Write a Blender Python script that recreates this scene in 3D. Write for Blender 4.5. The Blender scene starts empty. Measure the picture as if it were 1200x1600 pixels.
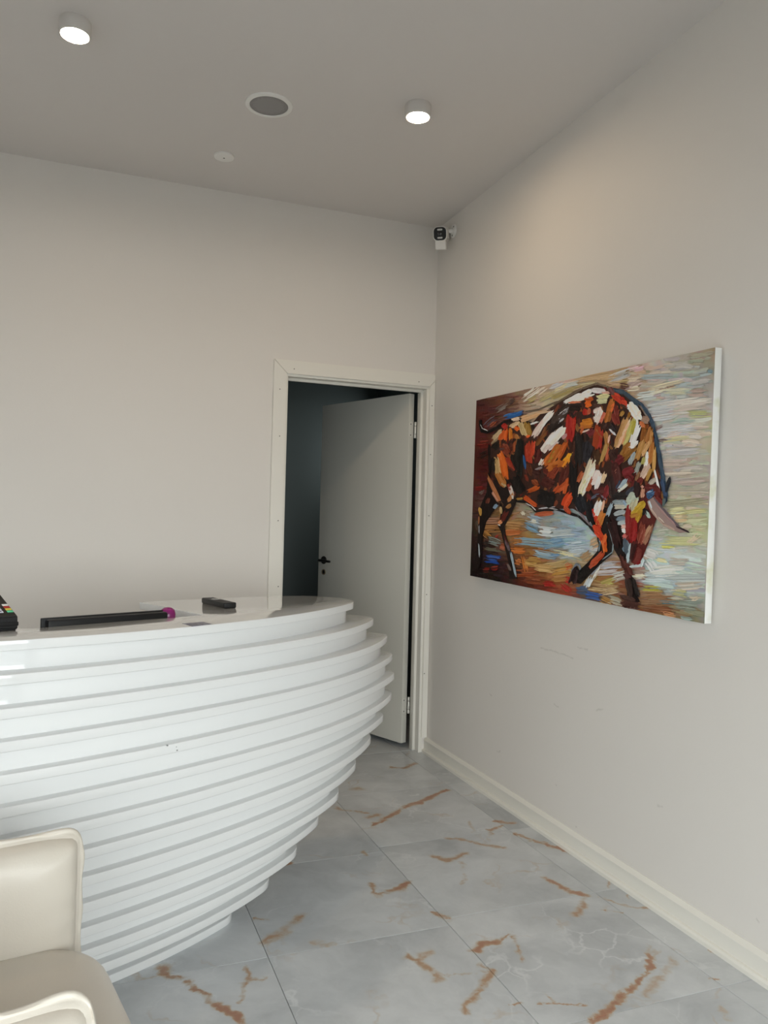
import bpy, bmesh, math, random
import numpy as np
from mathutils import Vector, Matrix, noise

# ------------------------------------------------------------------ camera
FPX, YAW, PITCH, ROLL = 1235.997, 0.369386, 0.014310, 0.025379
CAMZ = 1.3
_f = np.array([math.sin(YAW)*math.cos(PITCH), math.cos(YAW)*math.cos(PITCH), math.sin(PITCH)])
_r0 = np.array([math.cos(YAW), -math.sin(YAW), 0.0]); _u0 = np.cross(_r0, _f)
_r = _r0*math.cos(ROLL)+_u0*math.sin(ROLL); _u = -_r0*math.sin(ROLL)+_u0*math.cos(ROLL)

def ray(px, py): return _f + _r*(px-600)/FPX + _u*(800-py)/FPX
def on_z(px, py, z):
    d = ray(px, py); return Vector(np.array([0, 0, CAMZ]) + d*(z-CAMZ)/d[2])
def on_x(px, py, x):
    d = ray(px, py); return Vector(np.array([0, 0, CAMZ]) + d*x/d[0])

scene = bpy.context.scene
C = scene.collection
cam_data = bpy.data.cameras.new('camera'); cam = bpy.data.objects.new('camera', cam_data); C.objects.link(cam)
cam_data.sensor_fit = 'HORIZONTAL'; cam_data.sensor_width = 36.0; cam_data.lens = 36.0*FPX/1200.0
cam_data.clip_start = 0.02
cam.matrix_world = Matrix(((_r[0], _u[0], -_f[0], 0), (_r[1], _u[1], -_f[1], 0), (_r[2], _u[2], -_f[2], CAMZ), (0, 0, 0, 1)))
scene.camera = cam

# ------------------------------------------------------------------ world, daylight and exposure
world = bpy.data.worlds.new('overcast_sky'); scene.world = world; world.use_nodes = True
bg = world.node_tree.nodes['Background']
bg.inputs['Color'].default_value = (0.97, 0.98, 1.0, 1); bg.inputs['Strength'].default_value = 5.8
XR, YB, H = 1.8955, 4.1401, 3.0099            # right wall, back wall, ceiling
XL, YF = -3.0, -1.2                          # left wall, glazed front wall behind the camera
WIN = [(-2.75, -1.28), (-1.20, 0.24), (0.32, 1.80)]; WZ0, WZ1 = 0.08, 2.05
for i, (a, b) in enumerate(WIN):              # portals: they guide sampling of the sky through the panes
    ld = bpy.data.lights.new('window_portal', 'AREA'); ld.shape = 'RECTANGLE'; ld.size = b-a; ld.size_y = WZ1-WZ0
    ld.cycles.is_portal = True
    lo = bpy.data.objects.new('window_portal', ld); C.objects.link(lo)
    lo.location = ((a+b)/2, YF-0.12, (WZ0+WZ1)/2); lo.rotation_euler = (math.radians(90), 0, 0)
ld = bpy.data.lights.new('hallway_portal', 'AREA'); ld.shape = 'RECTANGLE'; ld.size = .4; ld.size_y = .4; ld.cycles.is_portal = True  # guides sky sampling through the added hallway window
lo = bpy.data.objects.new('hallway_portal', ld); C.objects.link(lo); lo.location = (2.30, 5.65, 1.85); lo.rotation_euler = (0, math.radians(90), 0)
scene.view_settings.view_transform = 'Standard'; scene.view_settings.look = 'None'
scene.view_settings.gamma = 1.0; scene.view_settings.use_curve_mapping = False
scene.view_settings.exposure = 0.66
scene.cycles.max_bounces = 8; scene.cycles.diffuse_bounces = 6; scene.cycles.glossy_bounces = 3
scene.cycles.sample_clamp_indirect = 6.0; scene.cycles.caustics_reflective = False; scene.cycles.caustics_refractive = False

# ------------------------------------------------------------------ helpers
random.seed(7)
def lin(c):
    c = c/255.0
    return c/12.92 if c <= 0.04045 else ((c+0.055)/1.055)**2.4
def srgb(r, g, b, s=1.0): return (min(lin(r)*s, .92), min(lin(g)*s, .92), min(lin(b)*s, .92), 1)

def finish(me, smooth=None):
    if smooth is not None:
        me.polygons.foreach_set('use_smooth', [True]*len(me.polygons))
        me.set_sharp_from_angle(angle=math.radians(smooth))
    me.update()
def obj(name, me, mat=None, parent=None, loc=None, rot=None, kind=None):
    o = bpy.data.objects.new(name, me); C.objects.link(o)
    if mat and me is not None and not me.materials: me.materials.append(mat)
    if parent: o.parent = parent
    if loc is not None: o.location = loc
    if rot is not None: o.rotation_euler = rot
    if kind: o['kind'] = kind
    return o
def thing(name, label, cat, loc=(0, 0, 0), rz=0.0, group=None):
    o = bpy.data.objects.new(name, None); C.objects.link(o); o.empty_display_size = .1
    o.location = loc; o.rotation_euler = (0, 0, rz); o['label'] = label; o['category'] = cat
    if group: o['group'] = group
    return o
def tag(o, label, cat, group=None):
    o['label'] = label; o['category'] = cat
    if group: o['group'] = group
    return o
def struct(o): o['kind'] = 'structure'; return o

def from_bm(bm, name, smooth=None):
    bmesh.ops.recalc_face_normals(bm, faces=bm.faces[:])
    me = bpy.data.meshes.new(name); bm.to_mesh(me); bm.free(); finish(me, smooth); return me
def bm_box(bm, x0, x1, y0, y1, z0, z1):
    vs = [bm.verts.new(c) for c in ((x0,y0,z0),(x1,y0,z0),(x1,y1,z0),(x0,y1,z0),(x0,y0,z1),(x1,y0,z1),(x1,y1,z1),(x0,y1,z1))]
    for q in ((0,3,2,1),(4,5,6,7),(0,1,5,4),(1,2,6,5),(2,3,7,6),(3,0,4,7)): bm.faces.new([vs[i] for i in q])
def box(name, x0, x1, y0, y1, z0, z1, bevel=0.0, seg=2):
    bm = bmesh.new(); bm_box(bm, x0, x1, y0, y1, z0, z1)
    if bevel: bmesh.ops.bevel(bm, geom=bm.edges[:], offset=bevel, segments=seg, affect='EDGES', profile=.5)
    return from_bm(bm, name, 40 if bevel else None)
def boxes(name, lst):
    bm = bmesh.new()
    for b in lst: bm_box(bm, *b)
    return from_bm(bm, name)
def prism(name, pts, z0, z1, r=0.0, seg=2, smooth=30):
    """extrude a plan outline between two heights with rounded rims"""
    P = [Vector(p) for p in pts]; n = len(P)
    A = sum(P[i].x*P[(i+1)%n].y-P[(i+1)%n].x*P[i].y for i in range(n))
    if A < 0: P.reverse()
    N = []
    for i in range(n):
        a, b, c = P[i-1], P[i], P[(i+1)%n]
        d1, d2 = (b-a), (c-b)
        n1 = Vector((d1.y, -d1.x)).normalized(); n2 = Vector((d2.y, -d2.x)).normalized()
        m = n1+n2; m = m.normalized() if m.length > 1e-6 else n1
        N.append(m/max(.5, m.dot(n1)))
    layers = []
    if r:
        for k in range(seg+1):
            a = math.pi/2*k/seg; layers.append((z0+r-r*math.cos(a), r-r*math.sin(a)))
        for k in range(seg+1):
            a = math.pi/2*k/seg; layers.append((z1-r+r*math.sin(a), r-r*math.cos(a)))
    else: layers = [(z0, 0), (z1, 0)]
    bm = bmesh.new(); R = []
    for z, ins in layers: R.append([bm.verts.new((P[i].x-N[i].x*ins, P[i].y-N[i].y*ins, z)) for i in range(n)])
    for a, b in zip(R[:-1], R[1:]):
        for i in range(n): bm.faces.new((a[i], a[(i+1)%n], b[(i+1)%n], b[i]))
    bm.faces.new(list(reversed(R[0]))); bm.faces.new(R[-1])
    return from_bm(bm, name, smooth)
def lathe(name, prof, n=40, smooth=40):
    bm = bmesh.new(); R = []
    for r, z in prof:
        if r < 1e-6: R.append([bm.verts.new((0, 0, z))])
        else: R.append([bm.verts.new((r*math.cos(2*math.pi*i/n), r*math.sin(2*math.pi*i/n), z)) for i in range(n)])
    for a, b in zip(R[:-1], R[1:]):
        for i in range(n):
            j = (i+1) % n
            if len(a) == 1 and len(b) == 1: continue
            if len(a) == 1: bm.faces.new((a[0], b[j], b[i]))
            elif len(b) == 1: bm.faces.new((a[i], a[j], b[0]))
            else: bm.faces.new((a[i], a[j], b[j], b[i]))
    return from_bm(bm, name, smooth)
def tube(name, pts, rad, n=12, smooth=50):
    pts = [Vector(p) for p in pts]; bm = bmesh.new(); R = []
    for i, p in enumerate(pts):
        t = (pts[min(i+1, len(pts)-1)]-pts[max(i-1, 0)]).normalized()
        s = t.cross(Vector((0, 0, 1))); s = s.normalized() if s.length > .1 else Vector((1, 0, 0)); q = s.cross(t)
        rr = rad[i] if isinstance(rad, (list, tuple)) else rad
        R.append([bm.verts.new(p+s*rr*math.cos(2*math.pi*k/n)+q*rr*math.sin(2*math.pi*k/n)) for k in range(n)])
    for a, b in zip(R[:-1], R[1:]):
        for k in range(n): bm.faces.new((a[k], a[(k+1)%n], b[(k+1)%n], b[k]))
    bm.faces.new(list(reversed(R[0]))); bm.faces.new(R[-1])
    return from_bm(bm, name, smooth)
def rrect(w, h, r, n=5):
    out = []
    for cx, cy, a0 in ((w/2-r, h/2-r, 0), (-w/2+r, h/2-r, 90), (-w/2+r, -h/2+r, 180), (w/2-r, -h/2+r, 270)):
        for k in range(n+1):
            a = math.radians(a0+90*k/n); out.append((cx+r*math.cos(a), cy+r*math.sin(a)))
    return out

# ------------------------------------------------------------------ materials
def mat(name, col, rough=.5, metal=0.0, coat=0.0, bump=0.0, bscale=60.0, var=0.0, vscale=3.0, spec=.5):
    m = bpy.data.materials.new(name); m.use_nodes = True; nt = m.node_tree; b = nt.nodes['Principled BSDF']
    b.inputs['Base Color'].default_value = (*col[:3], 1); b.inputs['Roughness'].default_value = rough
    b.inputs['Metallic'].default_value = metal; b.inputs['Coat Weight'].default_value = coat
    b.inputs['Coat Roughness'].default_value = .04; b.inputs['Specular IOR Level'].default_value = spec
    if bump or var:
        g = nt.nodes.new('ShaderNodeNewGeometry')
    if var:
        nz = nt.nodes.new('ShaderNodeTexNoise'); nz.inputs['Scale'].default_value = vscale; nz.inputs['Detail'].default_value = 4
        nt.links.new(g.outputs['Position'], nz.inputs['Vector'])
        mx = nt.nodes.new('ShaderNodeMix'); mx.data_type = 'RGBA'
        mx.inputs['A'].default_value = (*[c*(1-var) for c in col[:3]], 1); mx.inputs['B'].default_value = (*[min(1, c*(1+var)) for c in col[:3]], 1)
        nt.links.new(nz.outputs['Fac'], mx.inputs['Factor']); nt.links.new(mx.outputs['Result'], b.inputs['Base Color'])
    if bump:
        nz2 = nt.nodes.new('ShaderNodeTexNoise'); nz2.inputs['Scale'].default_value = bscale; nz2.inputs['Detail'].default_value = 3
        nt.links.new(g.outputs['Position'], nz2.inputs['Vector'])
        bp = nt.nodes.new('ShaderNodeBump'); bp.inputs['Strength'].default_value = bump; bp.inputs['Distance'].default_value = .002
        nt.links.new(nz2.outputs['Fac'], bp.inputs['Height']); nt.links.new(bp.outputs['Normal'], b.inputs['Normal'])
    return m
def emit(name, col, s):
    m = bpy.data.materials.new(name); m.use_nodes = True; nt = m.node_tree; nt.nodes.clear()
    e = nt.nodes.new('ShaderNodeEmission'); e.inputs['Color'].default_value = (*col, 1); e.inputs['Strength'].default_value = s
    o = nt.nodes.new('ShaderNodeOutputMaterial'); nt.links.new(e.outputs[0], o.inputs[0]); return m

def add_segments(nt, pos_socket, segs, width_noise=None):
    """max over soft line segments (A, B, width, strength) -> socket"""
    acc = None
    for A, B, w, s in segs:
        A, B = Vector(A), Vector(B); d = B-A; L2 = max(d.length_squared, 1e-8)
        def vm(op, a=None, b=None):
            n = nt.nodes.new('ShaderNodeVectorMath'); n.operation = op
            for i, x in enumerate((a, b)):
                if x is None: continue
                if isinstance(x, bpy.types.NodeSocket): nt.links.new(x, n.inputs[i])
                else: n.inputs[i].default_value = x
            return n
        pa = vm('SUBTRACT', pos_socket, tuple(A)).outputs[0]
        h = vm('DOT_PRODUCT', pa, tuple(d/L2)).outputs['Value']
        cl = nt.nodes.new('ShaderNodeClamp'); nt.links.new(h, cl.inputs['Value'])
        sc = nt.nodes.new('ShaderNodeVectorMath'); sc.operation = 'SCALE'; sc.inputs[0].default_value = tuple(d); nt.links.new(cl.outputs[0], sc.inputs['Scale'])
        df = vm('DISTANCE', pa, sc.outputs[0]).outputs['Value']
        mr = nt.nodes.new('ShaderNodeMapRange'); mr.interpolation_type = 'SMOOTHSTEP'
        mr.inputs['From Min'].default_value = w; mr.inputs['From Max'].default_value = 0.0; mr.inputs['To Max'].default_value = s
        nt.links.new(df, mr.inputs['Value'])
        if acc is None: acc = mr.outputs[0]
        else:
            m = nt.nodes.new('ShaderNodeMath'); m.operation = 'MAXIMUM'; nt.links.new(acc, m.inputs[0]); nt.links.new(mr.outputs[0], m.inputs[1]); acc = m.outputs[0]
    return acc
def warped(nt, pos, scale, amt):
    nz = nt.nodes.new('ShaderNodeTexNoise'); nz.inputs['Scale'].default_value = scale; nz.inputs['Detail'].default_value = 5
    nt.links.new(pos, nz.inputs['Vector'])
    s = nt.nodes.new('ShaderNodeVectorMath'); s.operation = 'SUBTRACT'; nt.links.new(nz.outputs['Color'], s.inputs[0]); s.inputs[1].default_value = (.5, .5, .5)
    k = nt.nodes.new('ShaderNodeVectorMath'); k.operation = 'SCALE'; k.inputs['Scale'].default_value = amt; nt.links.new(s.outputs[0], k.inputs[0])
    a = nt.nodes.new('ShaderNodeVectorMath'); a.operation = 'ADD'; nt.links.new(pos, a.inputs[0]); nt.links.new(k.outputs[0], a.inputs[1])
    return a.outputs[0]

M_wall = mat('wall_paint', (.755, .726, .688), .55, bump=.12, bscale=90, var=.012, vscale=1.3)
M_ceil = mat('ceiling_paint', (.705, .672, .648), .7, var=.02, vscale=.9)
M_trim = mat('trim_paint', (.80, .78, .72), .38)
M_leaf = mat('door_paint', (.61, .60, .545), .45)
M_white = mat('white_plastic', (.84, .83, .80), .4)
M_black = mat('black_plastic', (.010, .010, .011), .42, spec=.3)
M_steel = mat('painted_hinge_metal', (.70, .69, .64), .35, metal=.2)
M_dark = mat('dark_handle_metal', (.03, .03, .03), .3, metal=.6)
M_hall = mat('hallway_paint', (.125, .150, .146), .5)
M_frame = mat('window_frame_paint', (.30, .31, .32), .4)
M_pave = mat('pavement', (.12, .12, .12), .9, var=.15)
M_grille = mat('speaker_grille', (.20, .195, .19), .6)
M_leather = mat('cream_leather', (.61, .565, .495), .36, bump=.10, bscale=260, var=.03, vscale=5)
M_screw = mat('screw_hole', (.05, .045, .04), .6)

# the right wall carries a few thin scuffs
def scuff_wall():
    m = M_wall.copy(); m.name = 'wall_paint_scuffed'; nt = m.node_tree; b = nt.nodes['Principled BSDF']
    g = nt.nodes.new('ShaderNodeNewGeometry'); segs = []
    for l in ([(845, 1013), (868, 1018), (895, 1028)], [(903, 1011), (918, 1016)], [(866, 1101), (873, 1104)], [(932, 1110), (942, 1108)],
              [(776, 1174), (782, 1174)], [(868, 1226), (869, 1227)], [(1028, 1260), (1034, 1261)], [(1183, 1436), (1186, 1441)], [(900, 1292), (901, 1292)], [(765, 1083), (768, 1086)]):
        P = [on_x(*q, XR) for q in l]
        for a, c in zip(P[:-1], P[1:]): segs.append((a, c, .006, .30))
    w = warped(nt, g.outputs['Position'], 30, .02)
    f = add_segments(nt, w, segs)
    old = b.inputs['Base Color'].links[0].from_socket
    mx = nt.nodes.new('ShaderNodeMix'); mx.data_type = 'RGBA'; mx.inputs['B'].default_value = (.33, .31, .28, 1)
    nt.links.new(f, mx.inputs['Factor']); nt.links.new(old, mx.inputs['A']); nt.links.new(mx.outputs['Result'], b.inputs['Base Color'])
    return m
M_wall_r = scuff_wall()

def desk_material():
    m = mat('white_gloss_lacquer', (.735, .745, .745), .06, coat=.5); nt = m.node_tree; b = nt.nodes['Principled BSDF']
    g = nt.nodes.new('ShaderNodeNewGeometry'); segs = []     # a few chips knocked out of the slab edges
    for x, y, z, w in ((261, 1164.6, .699, .0042), (270, 1175, .677, .0040), (276, 1172.6, .680, .0034), (275.5, 1167.2, .690, .0020), (234.5, 1126.8, .771, .0028), (217, 1361, .376, .0026), (237.6, 1392.3, .301, .0028), (529.5, 1062.5, .758, .0022)):
        P = on_z(x, y, z); segs.append((P, P+Vector((.0012, 0, .0003)), w, 1.0))
    f = add_segments(nt, warped(nt, g.outputs['Position'], 160, .004), segs)
    mx = nt.nodes.new('ShaderNodeMix'); mx.data_type = 'RGBA'; mx.inputs['A'].default_value = (.735, .745, .745, 1); mx.inputs['B'].default_value = (.03, .03, .03, 1)
    nt.links.new(f, mx.inputs['Factor']); nt.links.new(mx.outputs['Result'], b.inputs['Base Color'])
    return m
M_desk = desk_material()

# rust veins, traced where the photograph shows them
A = lambda x, y: (400+x/3, 1150+y/3)
B_ = lambda x, y: (800+x/3, 1200+y/3)
K = lambda x, y: (60+x/3, 1380+y/3)
V = [(A, [(550,415),(700,335),(800,295),(905,252)], .022, 1.), (A, [(535,700),(545,740),(580,755),(630,735)], .016, .6), (A, [(630,732),(720,690)], .026, 1.),
     (A, [(525,380),(570,370)], .03, .55), (A, [(890,478),(940,480),(1060,505),(1160,525)], .018, .6), (A, [(830,565),(890,582),(985,555)], .024, .65),
     (A, [(960,590),(975,630),(970,690)], .014, .4), (A, [(710,1040),(760,1060),(820,1020)], .024, .6), (A, [(760,1060),(855,1135)], .022, .6),
     (A, [(1105,1110),(1060,1170),(1010,1260),(980,1300)], .020, .65), (A, [(1050,1080),(1100,1110)], .014, .5), (A, [(1035,1010),(1070,975),(1130,965)], .026, 1.), (A, [(1130,965),(1200,925)], .014, .7),
     (A, [(40,970),(110,920),(210,840)], .026, .6), (A, [(280,970),(330,985)], .026, .55), (A, [(0,855),(80,860)], .012, .8), (A, [(850,825),(900,860)], .016, .9),
     (A, [(630,145),(690,150),(750,130)], .022, .8), (A, [(350,330),(420,350),(520,360)], .016, .6), (A, [(460,245),(500,250)], .03, .5),
     (A, [(1120,395),(1200,410)], .022, .9), (A, [(1090,440),(1160,420)], .016, .7), (A, [(1095,440),(1095,490)], .014, .5), (A, [(1000,400),(1015,450)], .014, .4), (A, [(100,620),(170,595)], .018, .9),
     (A, [(490,545),(510,560)], .016, .5), (A, [(860,1120),(1000,1120),(1110,1110)], .008, .35),
     (B_, [(10,310),(120,345),(290,405)], .016, .95), (B_, [(160,520),(230,560),(340,600)], .022, .95), (B_, [(355,605),(300,690)], .020, .6), (B_, [(410,610),(520,640),(650,660)], .012, .6),
     (B_, [(400,665),(520,685)], .008, .7), (B_, [(660,865),(620,950),(560,1030),(480,1100),(370,1195)], .017, 1.), (B_, [(760,900),(700,950),(620,1060)], .018, .45),
     (B_, [(880,980),(970,995)], .010, .8), (B_, [(930,850),(1000,890),(1080,930)], .012, .8), (B_, [(0,780),(40,840),(40,910)], .012, .6), (B_, [(0,1110),(180,1105),(340,1110)], .008, .7),
     (B_, [(165,1060),(185,1100)], .010, .7), (B_, [(440,560),(450,530)], .012, .5), (B_, [(530,580),(540,605)], .010, .5), (B_, [(980,1120),(1010,1170)], .012, .4),
     (K, [(570,385),(610,430),(660,440)], .022, .8), (K, [(695,465),(800,540),(880,600),(970,660)], .018, 1.), (K, [(985,390),(975,460),(945,555)], .012, .6), (K, [(975,455),(1050,455)], .010, .5)]
VEINS = []
for fn, pts, wd, st_ in V:
    P = [on_z(*fn(*q), 0) for q in pts]
    for a, c in zip(P[:-1], P[1:]): VEINS.append((a, c, wd*1.15, st_))

def floor_material(segs):
    m = bpy.data.materials.new('marble_tile'); m.use_nodes = True; nt = m.node_tree; b = nt.nodes['Principled BSDF']
    L = nt.links.new
    g = nt.nodes.new('ShaderNodeNewGeometry'); oi = nt.nodes.new('ShaderNodeObjectInfo')
    off = nt.nodes.new('ShaderNodeVectorMath'); off.operation = 'SCALE'; off.inputs[0].default_value = (17, 31, 0); L(oi.outputs['Random'], off.inputs['Scale'])
    pos = nt.nodes.new('ShaderNodeVectorMath'); pos.operation = 'ADD'; L(g.outputs['Position'], pos.inputs[0]); L(off.outputs[0], pos.inputs[1])
    w = warped(nt, pos.outputs[0], 2.2, .5)
    n1 = nt.nodes.new('ShaderNodeTexNoise'); n1.inputs['Scale'].default_value = 2.6; n1.inputs['Detail'].default_value = 7; n1.inputs['Roughness'].default_value = .62; L(w, n1.inputs['Vector'])
    r1 = nt.nodes.new('ShaderNodeValToRGB'); cr = r1.color_ramp
    cr.elements[0].position = .30; cr.elements[0].color = (.40, .42, .435, 1); cr.elements[1].position = .72; cr.elements[1].color = (.68, .70, .715, 1)
    e = cr.elements.new(.5); e.color = (.54, .56, .575, 1)
    L(n1.outputs['Fac'], r1.inputs[0])
    # fine pale crackle
    vo = nt.nodes.new('ShaderNodeTexVoronoi'); vo.feature = 'DISTANCE_TO_EDGE'; vo.inputs['Scale'].default_value = 3.2; L(warped(nt, pos.outputs[0], 4, .55), vo.inputs['Vector'])
    mr = nt.nodes.new('ShaderNodeMapRange'); mr.inputs['From Min'].default_value = .03; mr.inputs['From Max'].default_value = 0; mr.inputs['To Max'].default_value = .45; L(vo.outputs['Distance'], mr.inputs['Value'])
    n3 = nt.nodes.new('ShaderNodeTexNoise'); n3.inputs['Scale'].default_value = 3.0; L(pos.outputs[0], n3.inputs['Vector'])
    mm = nt.nodes.new('ShaderNodeMapRange'); mm.inputs['From Min'].default_value = .48; mm.inputs['From Max'].default_value = .66; L(n3.outputs['Fac'], mm.inputs['Value'])
    mu = nt.nodes.new('ShaderNodeMath'); mu.operation = 'MULTIPLY'; L(mr.outputs[0], mu.inputs[0]); L(mm.outputs[0], mu.inputs[1])
    x1 = nt.nodes.new('ShaderNodeMix'); x1.data_type = 'RGBA'; x1.inputs['B'].default_value = (.80, .81, .82, 1); L(mu.outputs[0], x1.inputs['Factor']); L(r1.outputs[0], x1.inputs['A'])
    # faint ochre hairlines everywhere
    v2 = nt.nodes.new('ShaderNodeTexVoronoi'); v2.feature = 'DISTANCE_TO_EDGE'; v2.inputs['Scale'].default_value = 2.0; L(warped(nt, pos.outputs[0], 3.1, .8), v2.inputs['Vector'])
    h1 = nt.nodes.new('ShaderNodeMapRange'); h1.inputs['From Min'].default_value = .022; h1.inputs['From Max'].default_value = 0; L(v2.outputs['Distance'], h1.inputs['Value'])
    n4 = nt.nodes.new('ShaderNodeTexNoise'); n4.inputs['Scale'].default_value = 4.3; L(pos.outputs[0], n4.inputs['Vector'])
    h2 = nt.nodes.new('ShaderNodeMapRange'); h2.inputs['From Min'].default_value = .52; h2.inputs['From Max'].default_value = .68; h2.inputs['To Max'].default_value = .55; L(n4.outputs['Fac'], h2.inputs['Value'])
    h3 = nt.nodes.new('ShaderNodeMath'); h3.operation = 'MULTIPLY'; L(h1.outputs[0], h3.inputs[0]); L(h2.outputs[0], h3.inputs[1])
    x0 = nt.nodes.new('ShaderNodeMix'); x0.data_type = 'RGBA'; x0.inputs['B'].default_value = (.46, .34, .22, 1); L(h3.outputs[0], x0.inputs['Factor']); L(x1.outputs['Result'], x0.inputs['A']); x1 = x0
    b.inputs['Roughness'].default_value = .30; b.inputs['Specular IOR Level'].default_value = .45
    if not segs:
        L(x1.outputs['Result'], b.inputs['Base Color']); return m
    ww = warped(nt, warped(nt, g.outputs['Position'], 10, .07), 42, .030)
    f = add_segments(nt, ww, segs)
    nv = nt.nodes.new('ShaderNodeTexNoise'); nv.inputs['Scale'].default_value = 14; nv.inputs['Detail'].default_value = 5; L(g.outputs['Position'], nv.inputs['Vector'])
    br = nt.nodes.new('ShaderNodeMapRange'); br.inputs['From Min'].default_value = .24; br.inputs['From Max'].default_value = .46; L(nv.outputs['Fac'], br.inputs['Value'])
    fm = nt.nodes.new('ShaderNodeMath'); fm.operation = 'MULTIPLY'; L(f, fm.inputs[0]); L(br.outputs[0], fm.inputs[1])
    rv = nt.nodes.new('ShaderNodeValToRGB'); c2 = rv.color_ramp
    c2.elements[0].position = .0; c2.elements[0].color = (.50, .45, .34, 1); c2.elements[1].position = .9; c2.elements[1].color = (.36, .15, .07, 1)
    e = c2.elements.new(.45); e.color = (.44, .29, .17, 1); L(fm.outputs[0], rv.inputs[0])
    pw = nt.nodes.new('ShaderNodeMapRange'); pw.inputs['From Max'].default_value = .55; pw.inputs['To Max'].default_value = .9; L(fm.outputs[0], pw.inputs['Value'])
    x2 = nt.nodes.new('ShaderNodeMix'); x2.data_type = 'RGBA'; L(pw.outputs[0], x2.inputs['Factor']); L(x1.outputs['Result'], x2.inputs['A']); L(rv.outputs[0], x2.inputs['B'])
    L(x2.outputs['Result'], b.inputs['Base Color'])
    b.inputs['Roughness'].default_value = .30; b.inputs['Specular IOR Level'].default_value = .45
    return m
M_tile = floor_material([])
M_grout = mat('floor_joint', (.13, .13, .125), .9)

# ------------------------------------------------------------------ structure
YH = YB+.105                                   # far face of the back wall
HX0, HX1, HY1, HZ = 0.0, 2.22, 5.95, 2.75      # hallway behind the door
DX0, DX1, DZ = 1.02, 1.863, 2.09               # door opening in the wall
floor = struct(obj('floor', box('floor', XL-.1, XR+.45, YF-.1, HY1+.1, -.06, -.006), M_grout))
tile_meshes = {}
TX, TY = .5975, .605
def tile(x0, x1, y0, y1):
    w, d = round(x1-x0-.0016, 4), round(y1-y0-.0016, 4)
    if w < .01 or d < .01: return
    k = (w, d)
    if k not in tile_meshes: tile_meshes[k] = prism('tile', [(-w/2,-d/2),(w/2,-d/2),(w/2,d/2),(-w/2,d/2)], -.006, 0, r=.0008, seg=1, smooth=None)
    o = obj('tile', tile_meshes[k], M_tile, floor, ((x0+x1)/2, (y0+y1)/2, 0)); mg = .07
    sg = [q for q in VEINS if min(q[0].x, q[1].x) < x1+mg and max(q[0].x, q[1].x) > x0-mg and min(q[0].y, q[1].y) < y1+mg and max(q[0].y, q[1].y) > y0-mg]
    if sg: o.material_slots[0].link = 'OBJECT'; o.material_slots[0].material = floor_material(sg)
i = 0
x1 = 1.762+TX
while x1 > XL:
    x0 = x1-TX; y = (2.325 if i >= 2 else 2.37)-TY*8
    cx0 = max(x0, XL)
    while y < HY1:
        ya, yb = max(y, YF), min(y+TY, HY1)
        if yb > YF:
            for (p0, p1, xa, xb) in ((ya, min(yb, YB+.05), cx0, min(x1, XR)), (max(ya, YB+.05), yb, max(cx0, HX0), min(x1, HX1))):
                if p1-p0 > .02 and xb-xa > .02: tile(xa, xb, p0, p1)
        y += TY
    x1 = x0; i += 1
ceiling = struct(obj('ceiling', box('ceiling', XL-.1, XR+.1, YF-.15, YH, H, H+.1), M_ceil))
struct(obj('wall_back', boxes('wall_back', [(XL-.1, DX0, YB, YH, 0, H), (DX0, DX1, YB, YH, DZ, H), (DX1, HX1+.1, YB, YH, 0, H)]), M_wall))
struct(obj('wall_right', box('wall_right', XR, XR+.1, YF-.15, YB, 0, H), M_wall_r))
struct(obj('wall_left', box('wall_left', XL-.1, XL, YF-.15, YB, 0, H), M_wall))
wl = [(XL, XR, YF-.15, YF, WZ1, H), (XL, XR, YF-.15, YF, 0, WZ0)]
edges = [XL]+[e for w in WIN for e in w]+[XR]
for a, b in zip(edges[0::2], edges[1::2]): wl.append((a, b, YF-.15, YF, WZ0, WZ1))
struct(obj('wall_front', boxes('wall_front', wl), M_wall))
pane_m = bpy.data.materials.new('window_glass'); pane_m.use_nodes = True
nt = pane_m.node_tree; nt.nodes.clear()
tr = nt.nodes.new('ShaderNodeBsdfTransparent'); tr.inputs[0].default_value = (.95, .97, .96, 1); gl = nt.nodes.new('ShaderNodeBsdfGlossy'); gl.inputs['Roughness'].default_value = .02
mxs = nt.nodes.new('ShaderNodeMixShader'); mxs.inputs[0].default_value = .06; om = nt.nodes.new('ShaderNodeOutputMaterial')
nt.links.new(tr.outputs[0], mxs.inputs[1]); nt.links.new(gl.outputs[0], mxs.inputs[2]); nt.links.new(mxs.outputs[0], om.inputs[0])
for i, (a, b) in enumerate(WIN):
    fr = struct(obj('window_%d' % (i+1), boxes('window_frame', [(a, a+.05, YF-.09, YF-.03, WZ0, WZ1), (b-.05, b, YF-.09, YF-.03, WZ0, WZ1), (a+.05, b-.05, YF-.09, YF-.03, WZ0, WZ0+.05),
        (a+.05, b-.05, YF-.09, YF-.03, WZ1-.05, WZ1), (a+.05, b-.05, YF-.09, YF-.03, 1.70, 1.75)]), M_frame))
    for z0, z1 in ((WZ0+.05, 1.70), (1.75, WZ1-.05)): obj('pane', box('pane', a+.05, b-.05, YF-.064, YF-.058, z0, z1), pane_m, fr)
struct(obj('ground', box('ground', -12, 12, -14, YF-.15, -.12, -.02), M_pave))
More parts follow.
